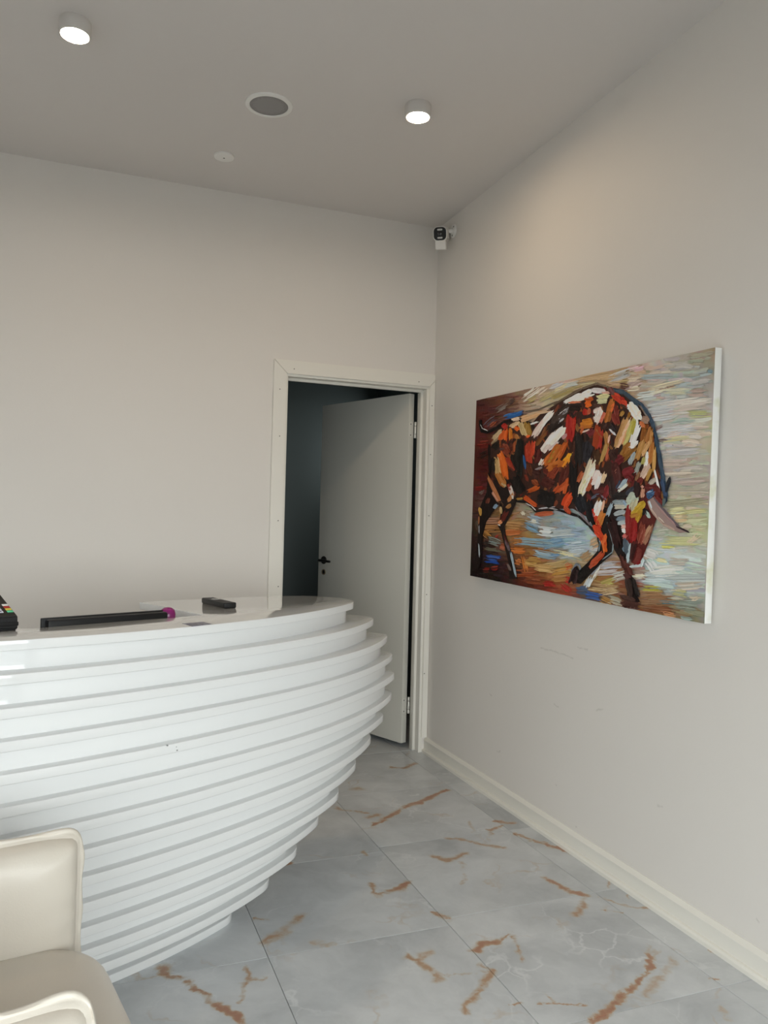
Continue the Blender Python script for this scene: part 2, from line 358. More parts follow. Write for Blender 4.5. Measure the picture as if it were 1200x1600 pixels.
# hallway
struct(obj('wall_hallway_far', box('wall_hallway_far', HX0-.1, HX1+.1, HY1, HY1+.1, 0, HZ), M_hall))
HW = (5.45, 5.85, 1.65, 2.05)                     # added window, unseen behind the open door, to brighten the hallway
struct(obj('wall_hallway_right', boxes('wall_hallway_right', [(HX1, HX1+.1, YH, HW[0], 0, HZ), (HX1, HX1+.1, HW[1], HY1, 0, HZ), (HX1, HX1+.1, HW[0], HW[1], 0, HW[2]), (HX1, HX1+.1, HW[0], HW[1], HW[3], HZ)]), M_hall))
hw = struct(obj('window_4', boxes('window_frame', [(HX1+.03, HX1+.07, HW[0], HW[0]+.03, HW[2], HW[3]), (HX1+.03, HX1+.07, HW[1]-.03, HW[1], HW[2], HW[3]), (HX1+.03, HX1+.07, HW[0]+.03, HW[1]-.03, HW[2], HW[2]+.03), (HX1+.03, HX1+.07, HW[0]+.03, HW[1]-.03, HW[3]-.03, HW[3])]), M_frame))  # frame of the added opening that lets sky light into the hallway
obj('pane', box('pane', HX1+.048, HX1+.054, HW[0]+.03, HW[1]-.03, HW[2]+.03, HW[3]-.03), pane_m, hw)
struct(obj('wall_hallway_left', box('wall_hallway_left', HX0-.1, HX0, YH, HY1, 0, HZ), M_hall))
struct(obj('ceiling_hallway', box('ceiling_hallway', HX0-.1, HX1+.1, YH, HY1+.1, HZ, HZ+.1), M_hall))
# baseboards
def baseboard(name, a, b, inward):
    a, b = Vector(a), Vector(b); d = (b-a); L = d.length; n = Vector(inward)
    prof = [(0, 0), (.027, 0), (.027, .013), (.022, .020), (.0135, .0215), (.012, .066), (.0165, .068), (.0165, .071), (.004, .085), (0, .085)]
    bm = bmesh.new(); R = [[bm.verts.new((*(p+n*x), z)) for x, z in prof] for p in (a, b)]
    k = len(prof)
    for j in range(k): bm.faces.new((R[0][j], R[0][(j+1)%k], R[1][(j+1)%k], R[1][j]))
    bm.faces.new(R[0]); bm.faces.new(R[1])
    return struct(obj(name, from_bm(bm, name), M_trim))
baseboard('baseboard_right', (XR, YF), (XR, YB-.004), (-1, 0))
baseboard('baseboard_back', (XL, YB), (.945, YB), (0, -1))
baseboard('baseboard_left', (XL, YF), (XL, YB), (1, 0))

# door frame: mitred casing, jambs and stops
def quad_board(name, pts, y0, y1):
    bm = bmesh.new(); a = [bm.verts.new((x, y0, z)) for x, z in pts]; b = [bm.verts.new((x, y1, z)) for x, z in pts]; n = len(pts)
    bm.faces.new(a); bm.faces.new(b)
    for i in range(n): bm.faces.new((a[i], a[(i+1)%n], b[(i+1)%n], b[i]))
    bmesh.ops.recalc_face_normals(bm, faces=bm.faces[:])
    bmesh.ops.bevel(bm, geom=bm.edges[:], offset=.0018, segments=2, affect='EDGES')
    return from_bm(bm, name, 40)
trim = bpy.data.objects.new('trim_1', None); C.objects.link(trim); trim.location = (1.42, YB, 0); struct(trim)
def tr_part(name, me, m): 
    o = obj(name, me, m, trim); o.location = (-1.42, -YB, 0); return o
CX0, CX1, CZ = .9505, XR-.002, 2.160
g_ = .0007
tr_part('casing', quad_board('casing', [(CX0, 0), (DX0+.002, 0), (DX0+.002, DZ-.002), (CX0, CZ-g_*2)], YB-.016, YB+.001), M_trim)
tr_part('casing', quad_board('casing', [(CX0+g_*2, CZ), (CX1, CZ), (CX1, CZ-.031), (CX1-.033, DZ-.002), (DX0+.002+g_*2, DZ-.002)], YB-.016, YB+.001), M_trim)
tr_part('casing', quad_board('casing', [(CX1-.033, .085), (CX1, .085), (CX1, CZ-.034), (CX1-.033, DZ-.005)], YB-.016, YB+.001), M_trim)
JX0, JX1, JZ = DX0+.012, 1.846, 2.076
tr_part('jamb', box('jamb', DX0-.004, JX0, YB-.004, YH, 0, JZ, .0015), M_trim)
tr_part('jamb', box('jamb', JX1, DX1+.004, YB-.004, YH, 0, JZ, .0015), M_trim)
tr_part('jamb', box('jamb', DX0-.004, DX1+.004, YB-.004, YH, JZ, DZ+.004, .0015), M_trim)
tr_part('door_stop', box('door_stop', JX0-.001, JX0+.013, YB+.048, YB+.064, 0, JZ-.013, .0015), M_trim)
tr_part('door_stop', box('door_stop', JX1-.014, JX1+.001, YB+.048, YB+.095, 0, JZ-.013, .0015), M_trim)
tr_part('door_stop', box('door_stop', JX0, JX1, YB+.048, YB+.064, JZ-.014, JZ+.001, .0015), M_trim)
nail = lathe('nail_head', [(0, .0006), (.0025, .0005), (.003, 0)], 8)
for x, z in ((.985, 2.0), (.99, 1.75), (.995, 1.3), (1.005, .95), (1.06, 2.115), (1.79, 2.11), (1.875, 1.98), (1.873, 1.7), (1.872, 1.35), (1.870, .9), (1.868, .45)):
    o = obj('nail_head', nail, M_screw, trim, (x-1.42, -.0163, z), (math.radians(90), 0, 0))

# ------------------------------------------------------------------ door leaf, swung into the hallway
TH = math.radians(67.5)
door = bpy.data.objects.new('door_1', None); C.objects.link(door); struct(door)
door.location = (1.819, 4.252, .03); door.rotation_euler = (0, 0, math.pi-TH)   # local +x runs from hinge to free edge, local +y is the face towards the reception
DW, DT, DH = .80, .040, 2.03
obj('door_leaf', box('door_leaf', 0, DW, 0, DT, 0, DH, .002), M_leaf, door)
def hinge(z):
    h = obj('hinge', prism('hinge_plate', [(x, y) for x, y in rrect(.030, .092, .014)], 0, .0022, r=.0008, seg=1), M_steel, door, (-.0002, .022, z), (0, math.radians(-90), 0))
    h.rotation_euler = Matrix(((0, 0, -1), (1, 0, 0), (0, -1, 0))).to_euler()
    for dz in (-.032, .032): obj('screw', lathe('screw', [(0, .0026), (.003, .0026), (.0042, .002)], 12), M_screw, h, (0.004, dz, 0))
    for dz, l in ((-.036, .022), (0, .046), (.036, .022)):
        obj('knuckle', lathe('knuckle', [(0, -l/2), (.0062, -l/2), (.0068, -l/2+.001), (.0068, l/2-.001), (.0062, l/2), (0, l/2)], 16), M_steel, h, (-.030, dz, .006), (math.radians(90), 0, 0))
for z in (1.82, .215): hinge(z)
hd = obj('door_handle', lathe('rose', [(0, 0), (.025, 0), (.026, .004), (.024, .008), (0, .009)], 28), M_dark, door, (DW-.058, DT, 1.022), (math.radians(-90), 0, 0))
obj('lever', tube('lever', [(0, 0, .006), (0, 0, .045), (-.012, 0, .052), (-.05, 0, .053), (-.115, .004, .050)], [.0095, .009, .009, .0085, .0075], 14), M_dark, hd)
obj('back_lever', tube('back_lever', [(0, 0, -.046), (0, 0, -.09), (-.012, 0, -.098), (-.10, 0, -.098)], [.0095, .009, .009, .0075], 14), M_dark, hd)
ky = obj('lock_escutcheon', lathe('escutcheon', [(0, .001), (.013, .001), (.0135, .004), (.018, .005), (.0185, 0)], 24), mat('aged_brass', (.30, .24, .16), .4, metal=.7), door, (DW-.058, DT, .945), (math.radians(-90), 0, 0))
obj('keyhole', lathe('keyhole', [(0, .0015), (.0125, .0015)], 20), M_black, ky)

# ------------------------------------------------------------------ ceiling fittings
M_bulb = emit('lamp_diffuser', (1.0, .76, .50), 120.0)
M_house = mat('lamp_housing', (.66, .63, .60), .5)
def downlight(x, y, label):
    t = thing('ceiling_lamp', label, 'lamp', (x, y, H), group='surface downlights')
    obj('housing', lathe('housing', [(0, 0), (.052, 0), (.053, -.002), (.053, -.048), (.052, -.050), (.047, -.050), (.046, -.0465), (0, -.0465)], 48), M_house, t)
    obj('diffuser', lathe('diffuser', [(0, -.0495), (.040, -.0490), (.0455, -.0472)], 40), M_bulb, t)
downlight(-.0564, 2.934, 'lit round white ceiling downlight above the reception desk, left of the speaker')
downlight(1.2496, 2.957, 'lit round white ceiling downlight nearest the wall with the bull painting')
sp = thing('ceiling_speaker', 'round ceiling speaker with white rim and grey mesh grille', 'speaker', (.686, 3.2, H))
obj('rim', lathe('rim', [(.078, -.003), (.080, -.008), (.090, -.008), (.096, -.005), (.097, 0), (.078, 0)], 56), M_white, sp)
gm = M_grille.copy(); gm.name = 'perforated_grille'; nt = gm.node_tree
g = nt.nodes.new('ShaderNodeTexCoord'); vo = nt.nodes.new('ShaderNodeTexVoronoi'); vo.inputs['Scale'].default_value = 260; vo.inputs['Randomness'].default_value = .15
nt.links.new(g.outputs['Object'], vo.inputs['Vector'])
rp = nt.nodes.new('ShaderNodeValToRGB'); rp.color_ramp.elements[0].position = .25; rp.color_ramp.elements[0].color = (.03, .03, .03, 1); rp.color_ramp.elements[1].position = .35; rp.color_ramp.elements[1].color = (.30, .29, .285, 1)
nt.links.new(vo.outputs['Distance'], rp.inputs[0]); nt.links.new(rp.outputs[0], nt.nodes['Principled BSDF'].inputs['Base Color'])
obj('grille', lathe('grille', [(0, -.0055), (.05, -.0050), (.079, -.004)], 48), gm, sp)
sd = thing('ceiling_cover', 'small round white cover plate with a dark centre hole on the ceiling', 'detector', (.594, 3.735, H))
obj('plate', lathe('plate', [(0, -.012), (.040, -.0115), (.046, -.009), (.0475, -.004), (.0475, -.0025), (.0455, -.002), (.0455, 0)], 40), M_white, sd)
obj('centre_hole', lathe('centre_hole', [(0, -.0126), (.004, -.0126), (.0045, -.0112)], 14), M_screw, sd)

# ------------------------------------------------------------------ security camera in the corner
sc = thing('security_camera', 'white bullet security camera with black face in the ceiling corner', 'camera', (XR, 3.935, 2.925))
def place(o, loc, fwd, up=(0, 0, 1)):
    f = Vector(fwd).normalized(); s = Vector(up).cross(f).normalized(); u = f.cross(s)
    m = Matrix((s, u, f)).transposed().to_4x4(); m.translation = Vector(loc); o.matrix_local = m
pl = obj('mount_plate', lathe('mount_plate', [(0, 0), (.036, 0), (.037, .003), (.034, .010), (.016, .014), (0, .014)], 36), M_white, sc); place(pl, (0, 0, 0), (-1, 0, 0))
for a in (40, 160, 280): obj('screw', lathe('screw', [(0, .0125), (.0035, .0125), (.004, .008)], 10), M_screw, pl, (.026*math.cos(math.radians(a)), .026*math.sin(math.radians(a)), 0))
fw = Vector((-.52, -.78, -.30)).normalized(); bc = Vector((-.105, -.045, -.045))       # centre of the black face
obj('arm', tube('arm', [(-.008, 0, 0), (-.035, .004, -.004), bc-fw*.075+Vector((0, 0, .002))], [.014, .012, .016], 16), M_white, sc)
body = obj('body', prism('body', rrect(.076, .076, .026, 8), -.145, 0, r=.006, seg=3), M_white, sc); place(body, bc, fw)
face = obj('face', prism('face', rrect(.068, .068, .022, 8), -.004, .002, r=.0012, seg=1), M_black, body)
obj('lens', lathe('lens', [(0, .0045), (.008, .0048), (.011, .0035), (.0125, .002)], 24), mat('lens_glass', (.03, .03, .032), .08), body)
M_led = mat('led_window', (.55, .55, .53), .3)
for dy in (.021, -.021): obj('light_bar', prism('light_bar', rrect(.028, .009, .004, 4), .0015, .003, r=.0005, seg=1), M_led, body, (0, dy, 0))
jb = obj('junction_box', box('junction_box', -.028, .030, -.082, -.034, -.075, -.004, .006), M_white, body)

# ------------------------------------------------------------------ painting
PY, PZ, PW, PH, PT, PA, PXO, PTH = 2.7339, 1.4654, 1.5575, .8736, -.0268, math.radians(.9), .05, .028
pt = thing('bull_painting', 'large unframed impasto oil painting of a charging brown bull on the wall', 'painting')
uax = Vector((math.sin(PA), -math.cos(PA), 0)); nax = Vector((-math.cos(PA), -math.sin(PA), 0)); zax = Vector((0, 0, 1))
u2 = uax*math.cos(PT)+zax*math.sin(PT); v2 = -uax*math.sin(PT)+zax*math.cos(PT)
m = Matrix((u2, v2, nax)).transposed().to_4x4(); m.translation = Vector((XR-PXO, PY, PZ)); pt.matrix_world = m
M_canvas = mat('primed_canvas', (.80, .80, .76), .8, bump=.2, bscale=500)
def canvas_edge():
    nt = M_canvas.node_tree; b = nt.nodes['Principled BSDF']; g = nt.nodes.new('ShaderNodeNewGeometry')
    nz = nt.nodes.new('ShaderNodeTexNoise'); nz.inputs['Scale'].default_value = 9; nz.inputs['Detail'].default_value = 4; nt.links.new(g.outputs['Position'], nz.inputs['Vector'])
    r = nt.nodes.new('ShaderNodeValToRGB'); r.color_ramp.elements[0].position = .58; r.color_ramp.elements[0].color = (.82, .82, .79, 1); r.color_ramp.elements[1].position = .72; r.color_ramp.elements[1].color = (.66, .66, .48, 1)
    nt.links.new(nz.outputs['Fac'], r.inputs[0]); nt.links.new(r.outputs[0], b.inputs['Base Color'])
canvas_edge()
obj('canvas', box('canvas', -PW/2, PW/2, -PH/2, PH/2, -PTH, 0, .002), M_canvas, pt)

T4 = [(739.5, 622.7), (1117, 543.8), (1103.2, 975), (739, 899.5)]
D4 = [(-PW/2, PH/2), (PW/2, PH/2), (PW/2, -PH/2), (-PW/2, -PH/2)]
rows, rhs = [], []
for (x, y), (X, Y) in zip(T4, D4):
    rows.append([x, y, 1, 0, 0, 0, -X*x, -X*y]); rhs.append(X); rows.append([0, 0, 0, x, y, 1, -Y*x, -Y*y]); rhs.append(Y)
hm = np.linalg.solve(np.array(rows), np.array(rhs))
def to_canvas(x, y):
    w = hm[6]*x+hm[7]*y+1; return ((hm[0]*x+hm[1]*y+hm[2])/w, (hm[3]*x+hm[4]*y+hm[5])/w)
PV, PF, PC = [], [], []
layer = [0]
ALB = 1.75
def put(grid, cols):
    """grid[i][j] = (px, py, relief); cols[i][j] = sRGB"""
    layer[0] += 1; z0 = .0004+layer[0]*2.2e-6; base = len(PV); n, k = len(grid), len(grid[0])
    for i in range(n):
        for j in range(k):
            x, y, h = grid[i][j]; X, Y = to_canvas(x, y)
            X = min(max(X, -PW/2+.0005), PW/2-.0005); Y = min(max(Y, -PH/2+.0005), PH/2-.0005)
            PV.append((X, Y, z0+h)); PC.append(srgb(*[min(255, max(4, c)) for c in cols[i][j]], s=ALB))
    for i in range(n-1):
        for j in range(k-1): PF.append((base+i*k+j, base+i*k+j+1, base+(i+1)*k+j+1, base+(i+1)*k+j))
def stroke(x1, y1, x2, y2, w, col, bend=0.0, jit=14, relief=.0006, rnd=random):
    dx, dy = x2-x1, y2-y1; L = math.hypot(dx, dy) or 1; nx, ny = -dy/L, dx/L
    n = max(4, min(12, int(L/4)+3)); k = 5
    lane = [rnd.uniform(-jit, jit) for _ in range(k)]; grid, cols = [], []
    ph = rnd.uniform(0, 6)
    for i in range(n):
        t = i/(n-1); b = bend*math.sin(math.pi*t); cx, cy = x1+dx*t+nx*b, y1+dy*t+ny*b
        prof = min(1, .72+2.2*t, .62+2.6*(1-t))*(1+.10*math.sin(7*t+ph)); g, c = [], []
        for j in range(k):
            s = (j/(k-1)-.5)*w*prof
            e = rnd.uniform(-.13, .13)*L*(1 if i in (0, n-1) else .12)
            g.append((cx+nx*s+dx/L*e, cy+ny*s+dy/L*e, relief*(1-abs(2*j/(k-1)-1)**2)*(.5+.5*rnd.random())))
            q = lane[j]+rnd.uniform(-jit, jit)*.4; c.append((col[0]+q, col[1]+q, col[2]+q))
        grid.append(g); cols.append(c)
    put(grid, cols)
def blob(pts, col, jit=5):
    cx = sum(p[0] for p in pts)/len(pts); layer[0] += 1; z0 = .0004+layer[0]*2.2e-6
    base = len(PV)
    for x, y in pts:
        X, Y = to_canvas(x, y); PV.append((X, Y, z0)); q = random.uniform(-jit, jit); PC.append(srgb(*[max(4, c+q) for c in col], s=ALB))
    PF.append(tuple(range(base, base+len(pts))))
# ground colours, left to right and top to bottom
GR = [[(60,25,20),(95,60,45),(150,128,108),(172,160,145),(165,140,110),(150,128,100),(165,158,150),(150,145,130),(135,120,100)],
      [(70,25,22),(85,55,45),(175,162,146),(165,155,120),(170,150,118),(150,122,92),(170,165,160),(148,158,155),(140,140,130)],
      [(75,30,25),(100,62,48),(152,116,84),(150,120,90),(130,100,80),(130,100,85),(160,158,156),(178,172,162),(165,158,150)],
      [(58,20,18),(64,26,22),(60,25,20),(70,35,25),(90,60,45),(120,100,85),(164,168,166),(176,166,156),(160,158,130)],
      [(74,25,20),(70,30,24),(60,30,24),(80,50,40),(90,60,45),(120,105,95),(166,156,148),(160,156,150),(150,145,138)],
      [(70,35,30),(110,98,88),(130,128,118),(140,148,148),(150,156,156),(130,110,95),(150,145,135),(162,160,132),(160,150,140)],
      [(55,35,28),(140,95,55),(136,128,108),(132,150,160),(152,165,170),(150,130,112),(145,150,142),(172,168,142),(158,162,122)],
      [(34,18,15),(115,85,58),(150,102,54),(122,150,170),(166,172,172),(142,122,95),(172,186,186),(178,182,178),(160,156,150)],
      [(24,12,10),(58,38,38),(130,80,42),(160,130,82),(150,112,64),(120,62,42),(152,166,166),(152,166,166),(150,150,145)],
      [(20,10,8),(28,15,10),(78,30,20),(128,50,30),(72,62,62),(110,80,56),(118,70,42),(110,92,62),(110,115,100)]]
def ground(gx, gy):
    a = min(max(gx, 0), .9999)*8; b = min(max(gy, 0), .9999)*9; i, j = int(a), int(b); fx, fy = a-i, b-j
    return tuple((GR[j][i][c]*(1-fx)+GR[j][i+1][c]*fx)*(1-fy)+(GR[j+1][i][c]*(1-fx)+GR[j+1][i+1][c]*fx)*fy for c in range(3))
def ytop(x): return 622.7-(x-739.5)*.2090
def ybot(x): return 899.5+(x-739)*.2073
# a full undercoat, then broad loose strokes
NU, NV = 40, 26
und_g, und_c = [], []
for j in range(NV+1):
    rg, rc = [], []
    for i in range(NU+1):
        x = 739.2+(1110-739.2)*i/NU; x = x+(j*0); yt, yb = ytop(x), ybot(x); y = yt+(yb-yt)*j/NV
        if i == NU: x = 1117+(1103.2-1117)*j/NV; y = 543.8+(975-543.8)*j/NV
        rg.append((x, y, 0)); rc.append(tuple(v+random.uniform(-8, 8) for v in ground(i/NU, j/NV)))
    und_g.append(rg); und_c.append(rc)
put(und_g, und_c)
rb = random.Random(3)
for _ in range(1900):
    gx, gy = rb.random(), rb.random(); x = 741+gx*366; yt, yb = ytop(x), ybot(x); y = yt+(yb-yt)*gy
    s = .65+.6*gx; Lx = rb.uniform(10, 36)*s; sl = (gy-.35)*.45 if True else 0
    c = ground(gx, gy); q = rb.uniform(-10, 10); tint = (rb.uniform(-7, 7), rb.uniform(-5, 5), rb.uniform(-7, 7))
    if x+Lx > 1116: continue
    stroke(x, y, x+Lx, y+Lx*(sl*.5+rb.uniform(-.16, .12)), rb.uniform(2.0, 6.0)*s, tuple(a+q+b for a, b in zip(c, tint)), bend=rb.uniform(-2, 2), jit=9, relief=.0004, rnd=rb)
S = 1200/140.0
CR = {1: (730, 590), 2: (860, 570), 3: (990, 540), 4: (730, 740), 5: (860, 720), 6: (980, 690), 7: (860, 830), 8: (980, 830)}
def pxy(c, x, y): return (CR[c][0]+x/S, CR[c][1]+y/S)
def st(c, x1, y1, x2, y2, w, col, bend=0, jit=12):
    a, b = pxy(c, x1, y1), pxy(c, x2, y2); w = w/S
    dx, dy = b[0]-a[0], b[1]-a[1]; L = math.hypot(dx, dy) or 1; nx, ny = -dy/L, dx/L
    stroke(a[0], a[1], b[0], b[1], w, col, bend/S, jit)
    if L > 5:
        for k in range(3):
            o = random.uniform(-.42, .42)*w; t0 = random.uniform(-.12, .45); t1 = t0+random.uniform(.45, .75); q = random.uniform(-26, 20)
            stroke(a[0]+dx*t0+nx*o, a[1]+dy*t0+ny*o, a[0]+dx*t1+nx*o, a[1]+dy*t1+ny*o, w*random.uniform(.18, .42), tuple(v+q for v in col), random.uniform(-1, 1), 8)
def bundle(c, x1, y1, x2, y2, w, col):
    a, b = pxy(c, x1, y1), pxy(c, x2, y2); w = w/S
    dx, dy = b[0]-a[0], b[1]-a[1]; L = math.hypot(dx, dy) or 1; nx, ny = -dy/L, dx/L
    n = max(4, int(w/1.3))
    for k in range(n):
        o = ((k+.5)/n-.5)*w+random.uniform(-.6, .6); t0 = random.uniform(-.28, .22); t1 = random.uniform(.78, 1.3); q = random.uniform(-14, 14)
        mx_, my_ = (a[0]+b[0])/2, (a[1]+b[1])/2
        gcol = ground((mx_-739)/370, (my_-ytop(mx_))/(ybot(mx_)-ytop(mx_))); f = random.uniform(.55, .95)
        cc_ = tuple(g*(1-f)+v*f+q for g, v in zip(gcol, col))
        stroke(a[0]+dx*t0+nx*o, a[1]+dy*t0+ny*o, a[0]+dx*t1+nx*o, a[1]+dy*t1+ny*o, random.uniform(1.1, 2.6), cc_, random.uniform(-1.2, 1.2), 8, .0004)
def pl_(c, pts, w, col, jit=10):
    for (a, b) in zip(pts[:-1], pts[1:]):
        dx, dy = b[0]-a[0], b[1]-a[1]; L = math.hypot(dx, dy) or 1; e = w*.25/L
        st(c, a[0]-dx*e, a[1]-dy*e, b[0]+dx*e, b[1]+dy*e, w, col, 0, jit)
def zz(pts): return [(700+x/2.609, 520+y/2.609) for x, y in pts]
# loose background passages seen in the photograph
for a in [(1,760,250,910,140,90,(205,198,190)),(1,940,190,1020,130,60,(190,180,170)),(1,960,290,1150,200,70,(150,140,95)),(1,800,300,900,260,60,(150,138,90)),(1,400,420,500,360,80,(120,120,115)),
          (1,540,330,600,290,70,(45,32,32)),(1,240,620,340,540,60,(75,70,80)),(1,300,640,360,590,40,(140,70,45)),(1,150,860,270,850,50,(120,45,35)),(1,130,920,290,900,60,(95,25,20)),(1,180,1040,250,1010,70,(20,14,12)),
          (2,0,290,140,230,60,(160,165,175)),(2,90,230,300,195,40,(190,160,155)),(2,60,330,200,270,60,(190,182,150)),(2,200,270,340,240,50,(160,172,175)),(2,0,440,330,310,50,(140,125,70)),(2,380,180,800,120,90,(165,140,108)),
          (2,640,180,840,160,80,(170,145,110)),(2,840,180,1040,110,110,(150,155,160)),(2,1060,60,1190,30,60,(185,160,160)),(2,1060,200,1190,190,80,(185,172,155)),(2,1040,300,1190,240,70,(160,140,140)),(2,1060,330,1190,320,60,(195,185,165)),
          (2,930,290,1040,310,70,(65,35,32)),(3,20,320,130,300,60,(190,150,165)),(3,60,430,470,420,70,(140,155,160)),(3,300,590,600,520,90,(190,175,145)),(3,340,600,500,575,26,(110,70,62)),(3,100,700,280,680,120,(175,185,185)),
          (3,230,640,420,590,90,(190,185,165)),(3,460,640,720,630,100,(178,175,150)),(3,780,660,960,660,110,(150,130,122)),(3,430,820,960,760,110,(188,178,170)),(3,600,870,920,830,90,(182,170,162)),(3,240,840,510,800,150,(165,170,172)),
          (3,260,960,510,930,170,(165,168,172)),(3,760,940,1000,940,80,(150,155,100)),(3,560,1050,760,1030,60,(125,150,145)),(3,380,1180,760,1130,150,(168,172,176)),(3,480,1230,620,1200,70,(185,160,150)),(3,470,1290,700,1270,60,(165,160,115)),
          (3,290,1160,390,1110,50,(90,62,62)),(3,340,1300,450,1290,30,(70,55,50)),(3,1000,360,1070,380,40,(90,125,145)),(3,700,800,1000,740,40,(195,188,178)),
          (6,550,180,900,150,80,(165,165,168)),(6,520,330,720,330,120,(172,155,145)),(6,540,470,880,460,60,(178,165,150)),(6,720,580,1050,560,70,(165,148,142)),(6,640,690,1060,700,70,(150,142,132)),(6,560,880,1060,830,80,(140,135,115)),
          (6,620,960,780,950,80,(190,185,140)),(6,640,1070,800,1060,110,(190,165,130)),(6,800,980,1060,960,60,(165,162,110)),(6,800,1100,1060,1090,60,(170,172,140)),(6,780,1180,880,1170,60,(180,165,150)),
          (8,420,60,560,40,90,(165,165,155)),(8,560,150,900,160,120,(162,162,110)),(8,840,180,960,100,70,(190,165,145)),(8,500,230,640,240,40,(180,178,90)),(8,330,420,400,520,120,(205,208,205)),(8,300,300,420,350,120,(190,188,185)),
          (8,420,560,700,540,140,(192,192,182)),(8,280,640,540,650,110,(168,178,180)),(8,440,400,560,420,40,(190,180,130)),(8,640,420,820,430,90,(160,150,140)),(8,640,640,1040,640,110,(155,162,160)),(8,260,780,470,790,70,(150,140,40)),
          (8,700,760,1000,740,110,(168,155,140)),(8,680,830,820,860,80,(150,145,95)),(8,240,860,520,850,100,(125,85,50)),(8,240,960,640,940,120,(120,82,52)),(8,480,950,650,970,50,(70,100,110)),(8,300,1030,640,1070,110,(105,62,38)),
          (8,530,1100,660,1130,50,(180,125,85)),(8,680,980,900,1010,110,(105,115,105)),(8,800,960,1050,960,70,(110,120,112)),(8,900,920,1000,910,50,(185,165,140)),(8,780,1170,900,1190,60,(130,150,150)),(8,130,620,260,610,60,(205,195,170)),
          (7,700,520,940,500,160,(165,172,182)),(7,620,660,720,480,40,(190,195,190)),(7,600,590,700,470,50,(120,140,165)),(7,760,720,900,670,90,(150,150,80)),(7,900,640,1040,600,120,(170,180,175)),(7,640,760,900,780,110,(165,145,105)),
          (7,760,830,930,800,80,(180,165,135)),(7,860,920,1000,960,100,(160,165,150)),(7,740,900,860,960,90,(150,112,60)),(7,540,860,690,890,80,(35,75,145)),(7,430,790,560,800,90,(50,75,110)),(7,540,740,590,640,90,(185,200,210)),
          (7,240,330,480,300,90,(160,168,172)),(7,0,190,180,140,110,(105,140,170)),(7,60,60,320,40,120,(165,172,172)),(7,280,240,500,220,150,(160,172,180)),(7,160,290,400,350,60,(190,180,140)),(7,0,360,140,350,60,(95,130,165)),
          (7,480,380,580,320,120,(145,112,75)),(7,600,200,690,150,120,(165,125,85)),(7,0,480,260,440,90,(160,135,90)),(7,110,560,300,520,100,(165,120,55)),(7,260,490,330,460,70,(165,65,35)),(7,260,640,340,680,80,(150,25,25)),(7,220,740,310,800,80,(150,25,25)),(7,0,720,100,720,60,(150,30,28)),
          (7,100,640,260,630,80,(150,110,60)),(4,860,620,1000,660,140,(140,160,180)),(4,840,700,980,760,90,(95,135,165)),(4,1020,780,1190,800,120,(185,195,200)),(4,800,920,1160,950,110,(110,145,165)),(4,1000,960,1160,990,60,(85,125,160)),(4,980,1080,1180,1120,90,(120,150,170)),
          (4,560,700,740,720,110,(150,110,65)),(4,560,800,740,780,80,(170,90,45)),(4,640,900,760,900,100,(160,105,55)),(4,650,1030,790,1040,90,(190,100,35)),(4,800,1140,840,1290,60,(185,110,45)),(4,700,1180,760,1200,70,(165,90,40)),(4,850,1180,1000,1200,120,(165,130,70)),
          (4,960,1260,1180,1290,90,(170,140,90)),(4,740,1340,1000,1340,110,(135,65,35)),(4,880,1420,1060,1440,90,(130,70,45)),(4,1100,1480,1190,1490,60,(140,20,20)),(4,240,720,440,720,120,(150,105,60)),(4,260,640,460,640,80,(150,110,90)),(4,260,780,330,840,80,(165,115,55)),
          (4,350,900,460,940,80,(110,125,125)),(4,260,940,340,960,80,(25,18,16)),(4,330,1140,470,1160,110,(35,75,150)),(4,370,1270,460,1260,50,(150,40,25)),(4,280,1290,340,1290,50,(110,30,20)),(4,500,980,560,1000,80,(140,70,45)),(4,420,850,450,850,40,(150,40,35)),(4,300,1010,460,1030,50,(95,100,85)),
          (4,120,200,240,190,50,(120,30,28)),(4,180,270,230,240,40,(110,100,95)),(4,150,620,180,760,40,(85,80,70)),(4,770,520,800,560,50,(200,195,180)),(4,900,640,960,660,50,(205,205,190))]:
    bundle(*a)
# bull: dark underpainting
BODY = zz([(190,392),(222,365),(262,348),(345,365),(378,328),(430,296),(500,255),(560,222),(610,211),(660,220),(730,255),(790,312),(832,380),(860,450),(876,520),(888,590),(894,650),(886,700),(840,725),(770,745),(700,745),(660,800),(600,770),(560,745),(520,722),(440,722),(370,728),(345,705),(322,688),(292,680),(262,700),(225,672),(190,620),(170,545),(172,460)])
blob(BODY, (46, 26, 20))
def inside(x, y, poly):
    c = False; j = len(poly)-1
    for i in range(len(poly)):
        if (poly[i][1] > y) != (poly[j][1] > y) and x < (poly[j][0]-poly[i][0])*(y-poly[i][1])/(poly[j][1]-poly[i][1])+poly[i][0]: c = not c
        j = i
    return c
rbody = random.Random(11); cnt = 0
while cnt < 420:
    x, y = rbody.uniform(765, 1045), rbody.uniform(598, 810)
    if not inside(x, y, BODY): continue
    a = math.radians(rbody.uniform(50, 125)); L_ = rbody.uniform(5, 15)
    x2, y2 = x+L_*math.cos(a), y+L_*math.sin(a)
    if not inside(x2, y2, BODY): continue
    stroke(x, y, x2, y2, rbody.uniform(2, 6), rbody.choice([(96,46,27),(72,33,25),(118,60,30),(42,24,21),(84,28,26),(30,20,19),(110,72,40),(58,28,22)]), rbody.uniform(-1, 1), 9, rnd=rbody); cnt += 1
blob(zz([(188,600),(292,600),(292,682),(268,742),(243,790),(250,830),(272,892),(287,950),(300,1003),(268,1004),(262,935),(245,872),(228,812),(216,790),(225,742),(236,702),(205,662)]), (26, 16, 14))
blob(zz([(166,590),(190,660),(216,700),(192,732),(167,772),(153,832),(152,902),(144,960),(122,960),(130,882),(134,802),(134,722),(150,682),(163,652)]), (22, 13, 11))
